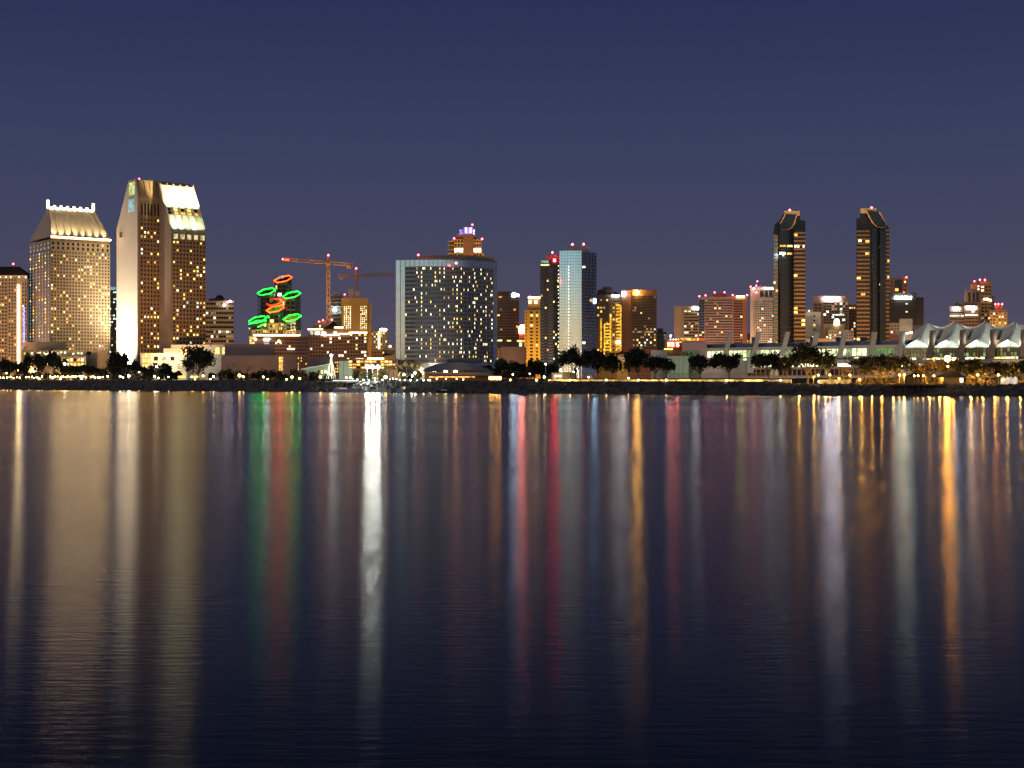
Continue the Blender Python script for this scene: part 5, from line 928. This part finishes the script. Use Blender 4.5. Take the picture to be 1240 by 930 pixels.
for a, c, py in ((214.5, 224, 456.2), (229.5, 241, 456.4)):
    D_ = sd(a, 16); t = thing('lit_bench_shelter', (X(a, D_), D_, g(a, D_)), 'low orange lit shelter under the large gappy tree, %s one' % ('left' if a < 220 else 'right'), 'shelter'); part(t, 'roof', MB().box(X(a, D_), X(c, D_), D_, D_+2, Zp(py-1.6, D_), Zp(py-2, D_)), brown); part(t, 'light_panel', MB().box(X(a+.3, D_), X(c-.3, D_), D_+1, D_+1.2, Zp(py+1, D_), Zp(py-1.2, D_)), glow('amber shelter light', (1, .55, .08), 2.6)); part(t, 'post', MB().box(X(a, D_), X(a, D_)+.3, D_, D_+.3, g(a, D_)-.2, Zp(py-2, D_)), brown)
lamp(660.7, 441.6, sd(660, 22), LAMPC, 'tall pole lamp standing before the trees left of the park shelter', None, r=.3); lamp(621, 453.8, sd(621, 20), LAMPW, 'short globe lamp right of the kiosk', None, r=.27); lamp(641.5, 453, sd(641, 30), LAMPC, 'faint small lamp between the kiosk and the tall pole lamp', None, r=.16)
lamp(659, 457.3, sd(659, 8), LAMPW, 'bright low lamp beneath the tall pole lamp', None, r=.42)
for px, py in ((649.7, 462), (690.5, 461.7), (734.2, 461.9), (773, 462.2), (806.7, 462), (880, 462.6), (945.2, 462.3), (991.7, 462.6)): lamp(px, py, sd(px, .3), LAMPW, 'bright globe lamp at the top edge of the riprap bank', 'globe lamps along the riprap edge', r=.30)
for px, py, m_ in ((712.7, 457.3, LAMPW), (761, 458.5, LAMPW), (618, 461.2, LAMPA)): lamp(px, py, sd(px, 7), m_, 'low lamp on the lawn behind the riprap path', 'low lamps behind the riprap path', r=.32)
for px, py in ((991, 455), (1029.2, 455), (1040.8, 460.5), (1016, 459.6), (1089.3, 454.9), (1095, 454.9), (1209, 454.8), (1147.8, 444.5), (1005, 454.8), (1184, 454.8)): lamp(px, py, sd(px, 6), LAMPA, 'amber path lamp on the lit shore near the timber pier', 'amber path lamps near the timber pier', r=.32)
for i, px in enumerate((968, 986, 1000, 1016, 1030, 1044, 1056, 1068, 1082, 1095, 1108, 1126, 1138, 1176, 1190, 1205, 1220, 1236)):
    D_ = sd(px, 5+6*(i % 3)); l = bpy.data.lights.new('path_fill_light', 'POINT'); l.energy = 1800*(1.5 if i % 4 == 1 else 1); l.color = (1, .48, .08); l.shadow_soft_size = .3; o = bpy.data.objects.new('path_fill_light', l); C.objects.link(o); o.location = (X(px, D_), D_, g(px, D_)+2.6)  # added point lights without fixtures, strengthening the golden shore glow
t = thing('floodlight_mast', (X(1147.5, 600), 600, g(1147, 600)), 'blazing amber floodlight on a pole above the pyramid-roofed pavilion', 'floodlight'); part(t, 'pole', MB().tube([(X(1147.5, 600), 600, 4), (X(1147.5, 600), 600, Zp(434, 600))], .12), steel)
part(t, 'lamp_head', MB().ball((X(1147, 600), 599.5, Zp(434.3, 600)), 1.25).ball((X(1155, 600), 599.5, Zp(435, 600)), .7), glow('blazing amber flood', (1, .40, .045), 290, var=0))
# triple marina floodlight
D_ = shore_D(450)+14; FLD = glow('blinding white flood', (.95, 1, .86), 560, var=0)
for k, px in enumerate((444.8, 451.2, 457.6)):
    x = X(px, D_); t = thing('floodlight_mast', (x, D_, g(px, D_)), '%s of the three blinding white floodlight masts at the marina' % ('leftmost', 'middle one', 'rightmost')[k], 'floodlight', 'marina floodlights')
    part(t, 'pole', MB().tube([(x, D_, 6), (x, D_, Zp(445, D_))], [.15, .1]), steel); part(t, 'lamp_head', MB().ball((x, D_-.3, Zp(444.3, D_)), 1.0), FLD); part(t, 'bracket', MB().box(x-.6, x+.6, D_, D_+.3, Zp(445, D_)-.3, Zp(445, D_)), steel)
# lit string tree
D_ = shore_D(401)+25; t = thing('light_string_tree', (X(401.3, D_), D_, g(401, D_)), 'tall cone of white light strings with a bright star on top behind the blue boat', 'light tree'); ap = Vector((X(401.3, D_), D_, Zp(430.5, D_)))
part(t, 'pole', MB().tube([(ap.x, D_, 6), ap], .15), steel)
for px in (395.8, 398.2, 402, 404.3, 406.8): part(t, 'light_string', MB().tube([ap, (X(px, D_), D_-2, Zp(458.5, D_))], .22, 4), glow('string light', (1, .95, .6), 1.6))
part(t, 'star', MB().ball(ap, .75), LAMPC); part(t, 'base_glow', MB().ball((X(401.5, D_), D_-2, Zp(453.5, D_)), .9), CREAM)
# ------------------------------------------------------------ shore furniture
for a, c, st in ((664, 700, 4.2), (700, 745, 1.2), (745, 766, 1.), (766, 836, 3.2), (836, 878, 1.3), (878, 924, 4.), (924, 958, .9), (992, 1030, 1.0)):
    Da, Dc = sd(a, 4), sd(c, 4); t = thing('lit_path_wall', (X(a, Da), Da, g(a, Da)), {664: 'brightest short stretch of glowing path wall under the park shelter', 700: 'dimmer glowing path wall below the dark trees right of the shelter', 745: 'short dim glowing path wall below the gold lit house', 766: 'long bright glowing path wall before the stucco blocks', 836: 'medium bright glowing path wall before the thin-crowned tree', 878: 'bright glowing path wall before the second leaning fin', 924: 'faint glowing path wall before the wide flat tree', 992: 'faint gold path wall left of the huge dome-shaped tree'}[a], 'wall')
    P, Q = (X(a, Da), Da), (X(c, Dc), Dc); part(t, 'wall', MB().wall(P, Q, -.4, 0, 4, Zp(459.6, (Da+Dc)/2)), cream)
    part(t, 'light_strip', MB().wall(P, Q, .02, .12, g((a+c)/2, Da)+.1, Zp(459.7, (Da+Dc)/2)), glow('amber wall wash glow %d' % a, (1, .55, .12), st*.62, var=.5))  # glowing strip stands in for lamplight washing the wall
def railing(a, c, off, ztop_py, label, m):
    Da, Dc = sd(a, off), sd(c, off); t = thing('picket_fence', (X(a, Da), Da, g(a, Da)), label, 'fence'); P, Q = Vector((X(a, Da), Da, 0)), Vector((X(c, Dc), Dc, 0)); n_ = int((Q-P).length/.7); mb = MB()
    zt_ = Zp(ztop_py, (Da+Dc)/2)
    for k in range(n_+1): p = P.lerp(Q, k/n_); mb.box(p.x-.05, p.x+.05, p.y-.05, p.y+.05, 4.5, zt_)
    part(t, 'pickets', mb, m); part(t, 'rail', MB().wall(P, Q, .06, .14, zt_-.25, zt_-.1), m)
railing(700, 935, 9, 451.8, 'long tall picket fence above the glowing path wall', mat('fence timber', (.5, .3, .17)))
# pier
DP = sd(1080, -14); t = thing('timber_pier', (X(1110, DP), DP, 0), 'timber pier deck on dark crossed piles at the right waterline', 'pier')
x0, x1 = X(1079, DP), X(1146, DP); zd = Zp(465.8, DP); part(t, 'deck', MB().box(x0, x1, DP, DP+12, zd-.25, zd), wood); part(t, 'fascia', MB().box(x0, x1, DP-.1, DP-.02, zd-.45, zd-.02), wood)
rl = MB()
for k in range(40): x = x0+(x1-x0)*k/39; rl.box(x-.03, x+.03, DP+.1, DP+.16, zd, zd+1)
part(t, 'railing', rl.box(x0, x1, DP+.09, DP+.17, zd+1, zd+1.08), wood)
for k in range(9):
    x = x0+1+(x1-x0-2)*k/8; part(t, 'pile', MB().tube([(x, DP+.8, -1), (x, DP+.8, zd-.2)], .17, 7), wood)
    if k < 5: part(t, 'brace', MB().tube([(x, DP+.8, zd-.4), (x+1.6, DP+.8, .2)], .12, 5), wood)
    part(t, 'rear_pile', MB().tube([(x+.5, DP+6, -1), (x+.5, DP+6, zd-.2)], .16, 6), wood)
spot((X(1120, DP+9), DP+9, 3.2), (X(1120, DP+3), DP+1, 0), 7, (1, .5, .1), 150, .3); spot((X(1132, DP+5), DP+5, 3.6), (X(1136, DP+12), DP+12, 1), 14, (1, .55, .1), 150, .2)  # added spots beneath the deck, lighting the dark piles and rocks
for i, px in enumerate((1107, 1111.8, 1118.2, 1131)):
    D_ = DP+3; x = X(px, D_); t = thing('pier_lamp', (x, D_, zd), 'amber globe lamp standing on the timber pier deck', 'lamp', 'pier lamps'); part(t, 'pole', MB().tube([(x, D_, zd), (x, D_, Zp(455.5, D_))], .06, 6), steel); part(t, 'globe', MB().ball((x, D_, Zp(455, D_)), .27), LAMPA)
def hut(a, c, eave, peak, D, label, name, closed, m):
    x0, x1 = X(a, D), X(c, D); w_ = x1-x0; z0 = min(g((a+c)/2, D), zd); t = thing(name, ((x0+x1)/2, D, z0), label, 'pavilion'); ze = Zp(eave, D); ins = w_*.12
    if closed: part(t, 'wall', MB().box(x0+ins, x1-ins, D+.5, D+w_-2*ins, z0-.3, ze), m); part(t, 'lit_window', MB().box(x1-ins-1.5, x1-ins-.3, D+.35, D+.5, z0+.9, ze-.3), CREAM)
    else:
        for px in (x0+ins, (x0+x1)/2, x1-ins-.25): part(t, 'post', MB().box(px, px+.25, D+.4, D+.65, z0-.2, ze), wood)
        part(t, 'back_wall', MB().box(x0+ins, x1-ins, D+w_*.7, D+w_*.7+.2, z0-.2, ze), wood)
    part(t, 'roof', MB().cone([(x0, D), (x1, D), (x1, D+w_*.8), (x0, D+w_*.8)], ze, ((x0+x1)/2, D+w_*.4, Zp(peak, D))), tile)
hut(1139.5, 1171.5, 456.8, 447.8, DP+6, 'square tan pavilion with dark pyramid roof at the end of the pier', 'pier_pavilion', True, mat('pavilion tan wood', (.34, .22, .12))); hut(1098, 1123.5, 455.8, 451, DP+10, 'open gazebo with low dark roof behind the pier lamps', 'pier_gazebo', False, wood)
flood(1155, DP, 1.6, 456, (1, .58, .2), dist=3, ang=150)
t = thing('white_tents', (X(1221, 560), 560, g(1221, 560)), 'small row of glowing white market tents right of the dark dome trees', 'tent')
for k in range(4): x = X(1213+k*4.6+(k % 2)*.8, sd(1220, 14)); D_ = sd(1220, 14); part(t, 'tent_canopy', MB().cone([(x, D_), (x+1.6, D_), (x+1.6, D_+1.6), (x, D_+1.6)], Zp(459, D_), (x+.8, D_+.8, Zp(455.8, D_))).box(x+.1, x+1.5, D_+.1, D_+1.5, g(1221, D_), Zp(459, D_)-.02), glow('glowing tent cloth', (.95, 1, .9), .45))
# ------------------------------------------------------------ boats
def boat(a, c, D, label, name, hull, cab=None, masts=(), lit=(), hz=1.6, cat='boat'):
    x0, x1 = X(a, D), X(c, D); L_b = x1-x0; t = thing(name, ((x0+x1)/2, D, 0), label, cat); B_ = min(3.6, L_b*.28); n_ = 12; mb = MB(); vs = []
    for k in range(n_+1):
        s_ = k/n_; bw = B_/2*max(.03, (1-max(0, (s_-.45)/.55)**2.2))*(.85+.15*min(1, s_*5)); sh = hz*(1+.35*max(0, s_-.3)**1.5); x = x0+L_b*s_-(0 if s_ < 1 else 0); rake = .12*L_b*max(0, s_-.85)
        vs += [(x+rake, D-bw, sh), (x, D-bw*.75, -.3), (x, D+bw*.75, -.3), (x+rake, D+bw, sh)]
    mb.add(vs, [(4*k+i, 4*k+(i+1) % 4, 4*k+4+(i+1) % 4, 4*k+4+i) for k in range(n_) for i in range(4)]+[(0, 3, 2, 1), (4*n_, 4*n_+1, 4*n_+2, 4*n_+3)]); part(t, 'hull', mb, hull)
    if cab:
        a_, c_, h_ = cab; xa, xc_ = x0+L_b*a_, x0+L_b*c_; cb = part(t, 'cabin', MB().add([(xa, D-B_*.36, hz), (xc_+.8, D-B_*.36, hz), (xc_, D-B_*.33, hz+h_), (xa, D-B_*.33, hz+h_), (xa, D+B_*.36, hz), (xc_+.8, D+B_*.36, hz), (xc_, D+B_*.33, hz+h_), (xa, D+B_*.33, hz+h_)], [(0, 1, 2, 3), (7, 6, 5, 4), (0, 3, 7, 4), (1, 5, 6, 2), (3, 2, 6, 7), (0, 4, 5, 1)]), whitem)
        for s_, m_ in lit: x = xa+(xc_-xa)*s_; part(cb, 'cabin_window', MB().box(x, x+.9, D-B_*.36-.08, D-B_*.36, hz+h_*.3, hz+h_*.7), m_)
    for s_, top, r in masts:
        x = x0+L_b*s_; part(t, 'mast', MB().tube([(x, D, hz), (x, D, top)], [r, r*.6], 6), steel); part(t, 'boom', MB().tube([(x, D, hz+1.4), (x-L_b*.35, D, hz+1.3)], .09, 5), steel)
    part(t, 'rail', MB().tube([(x0+L_b*.05, D-B_*.42, hz+.75), (x0+L_b*.7, D-B_*.42, hz+.85), (x1, D-.1, hz*1.25+.8)], .03, 4), steel); return t
Dm = shore_D(465)-12
boat(403, 433, shore_D(415)-14, 'blue hulled boat moored before the light string tree', 'moored_boat', hullm, (.1, .5, 1.2), lit=((.45, GOLD), (.65, GOLD)), hz=1.5)
t = thing('floating_dock', (X(415, shore_D(415)-4), shore_D(415)-4, 0), 'long raised dock deck with bright white edge lights above the blue boat', 'dock'); D_ = shore_D(415)-4
part(t, 'deck', MB().box(X(393, D_), X(436, D_), D_, D_+5, Zp(461.6, D_)-.5, Zp(461.6, D_)), grey); part(t, 'edge_light', MB().box(X(403, D_), X(431, D_), D_-.1, D_, Zp(460.6, D_)-.3, Zp(460.3, D_)), glow('dock edge light', (1, .88, .75), 1.6)); 
for px in (396, 408, 420, 432): part(t, 'pile', MB().tube([(X(px, D_), D_+.5, -1), (X(px, D_), D_+.5, Zp(461.6, D_)-.4)], .25), wood)
boat(480, 526, Dm, 'large white motor yacht with amber lit cabin windows at the marina', 'motor_yacht', hullm, (.12, .72, 1.7), lit=((.12, GOLD), (.42, GOLD), (.5, GOLD), (.85, CREAM), (.95, DIM)), hz=1.5)
boat(474, 497, Dm+8, 'sailing boat with the tallest bare mast standing before the curved hotel edge', 'sailing_boat', hullm, (.3, .6, .8), masts=((.2, Zp(413, Dm+8), .16),), hz=1.3)
boat(436, 452, Dm+2, 'small dark boat below the leftmost white floodlight', 'small_boat', whitem, (.2, .6, 1.), hz=1.1, lit=((.5, CREAM),)); boat(453, 473, Dm+4, 'small cabin boat below the rightmost white floodlight', 'small_boat', whitem, (.25, .65, 1.1), hz=1.1, masts=((.55, Zp(440, Dm+4), .09),), lit=((.4, DIM),)); 
boat(528, 548, shore_D(536)-9, 'sailing boat with thin bare mast before the sweeping-roof restaurant', 'sailing_boat', mat('dark navy hull', (.03, .035, .06), .3), (.3, .6, .7), masts=((.42, Zp(432, shore_D(536)-9), .1),), hz=1.1)
for i, (px, py) in enumerate(((427, 459), (433, 460), (440, 461.5), (447, 461), (454, 460.6), (463, 461), (472, 459.5), (476, 459), (480, 459.6), (484, 460.6), (490, 461), (497, 460.6), (505, 461), (513, 461), (519, 463.5), (521, 464.5))): 
    lamp(px, py, shore_D(px)-1, LAMPC if i % 2 else glow('dock lamp cool', (.75, 1, .85), 18, var=0), 'small white dock lamp at the marina waterline', 'small dock lamps at the marina', r=.16+.07*(i % 3), name='dock_lamp')
# ------------------------------------------------------------ sky lights
for i, (px, py) in enumerate(((1151.7, 76.5), (876, 107), (547, 12), (1127, 12))):
    Ds = 8500; tag(MB().ball((0, 0, 0), 4.2 if i == 0 else 2.6).build('star', glow('star light', (.8, .9, 1), 1.2, var=0), off=(X(px, Ds), Ds, Zp(py, Ds))), ['brightest star, high at the right above the twin towers', 'faint star left of the brightest one', 'faint star at the top centre of the sky', 'faint star at the top right edge of the sky'][i], 'star')
# ------------------------------------------------------------ camera and render
cam = bpy.data.cameras.new('camera'); co = bpy.data.objects.new('camera', cam); C.objects.link(co); co.location = (0, 0, CH); co.rotation_euler = (math.pi/2, 0, 0)
cam.sensor_width = 36; cam.lens = F/1240*36; cam.clip_end = 20000; cam.clip_start = .5
sc = bpy.context.scene; sc.camera = co; sc.render.engine = 'CYCLES'
sc.view_settings.view_transform = 'Standard'; sc.view_settings.look = 'None'; sc.view_settings.exposure = 0; sc.view_settings.gamma = 1
sc.cycles.use_denoising = True; sc.cycles.sample_clamp_indirect = 8; sc.cycles.max_bounces = 5; sc.cycles.glossy_bounces = 3; sc.cycles.diffuse_bounces = 2
sc.render.resolution_x = 1024; sc.render.resolution_y = 768
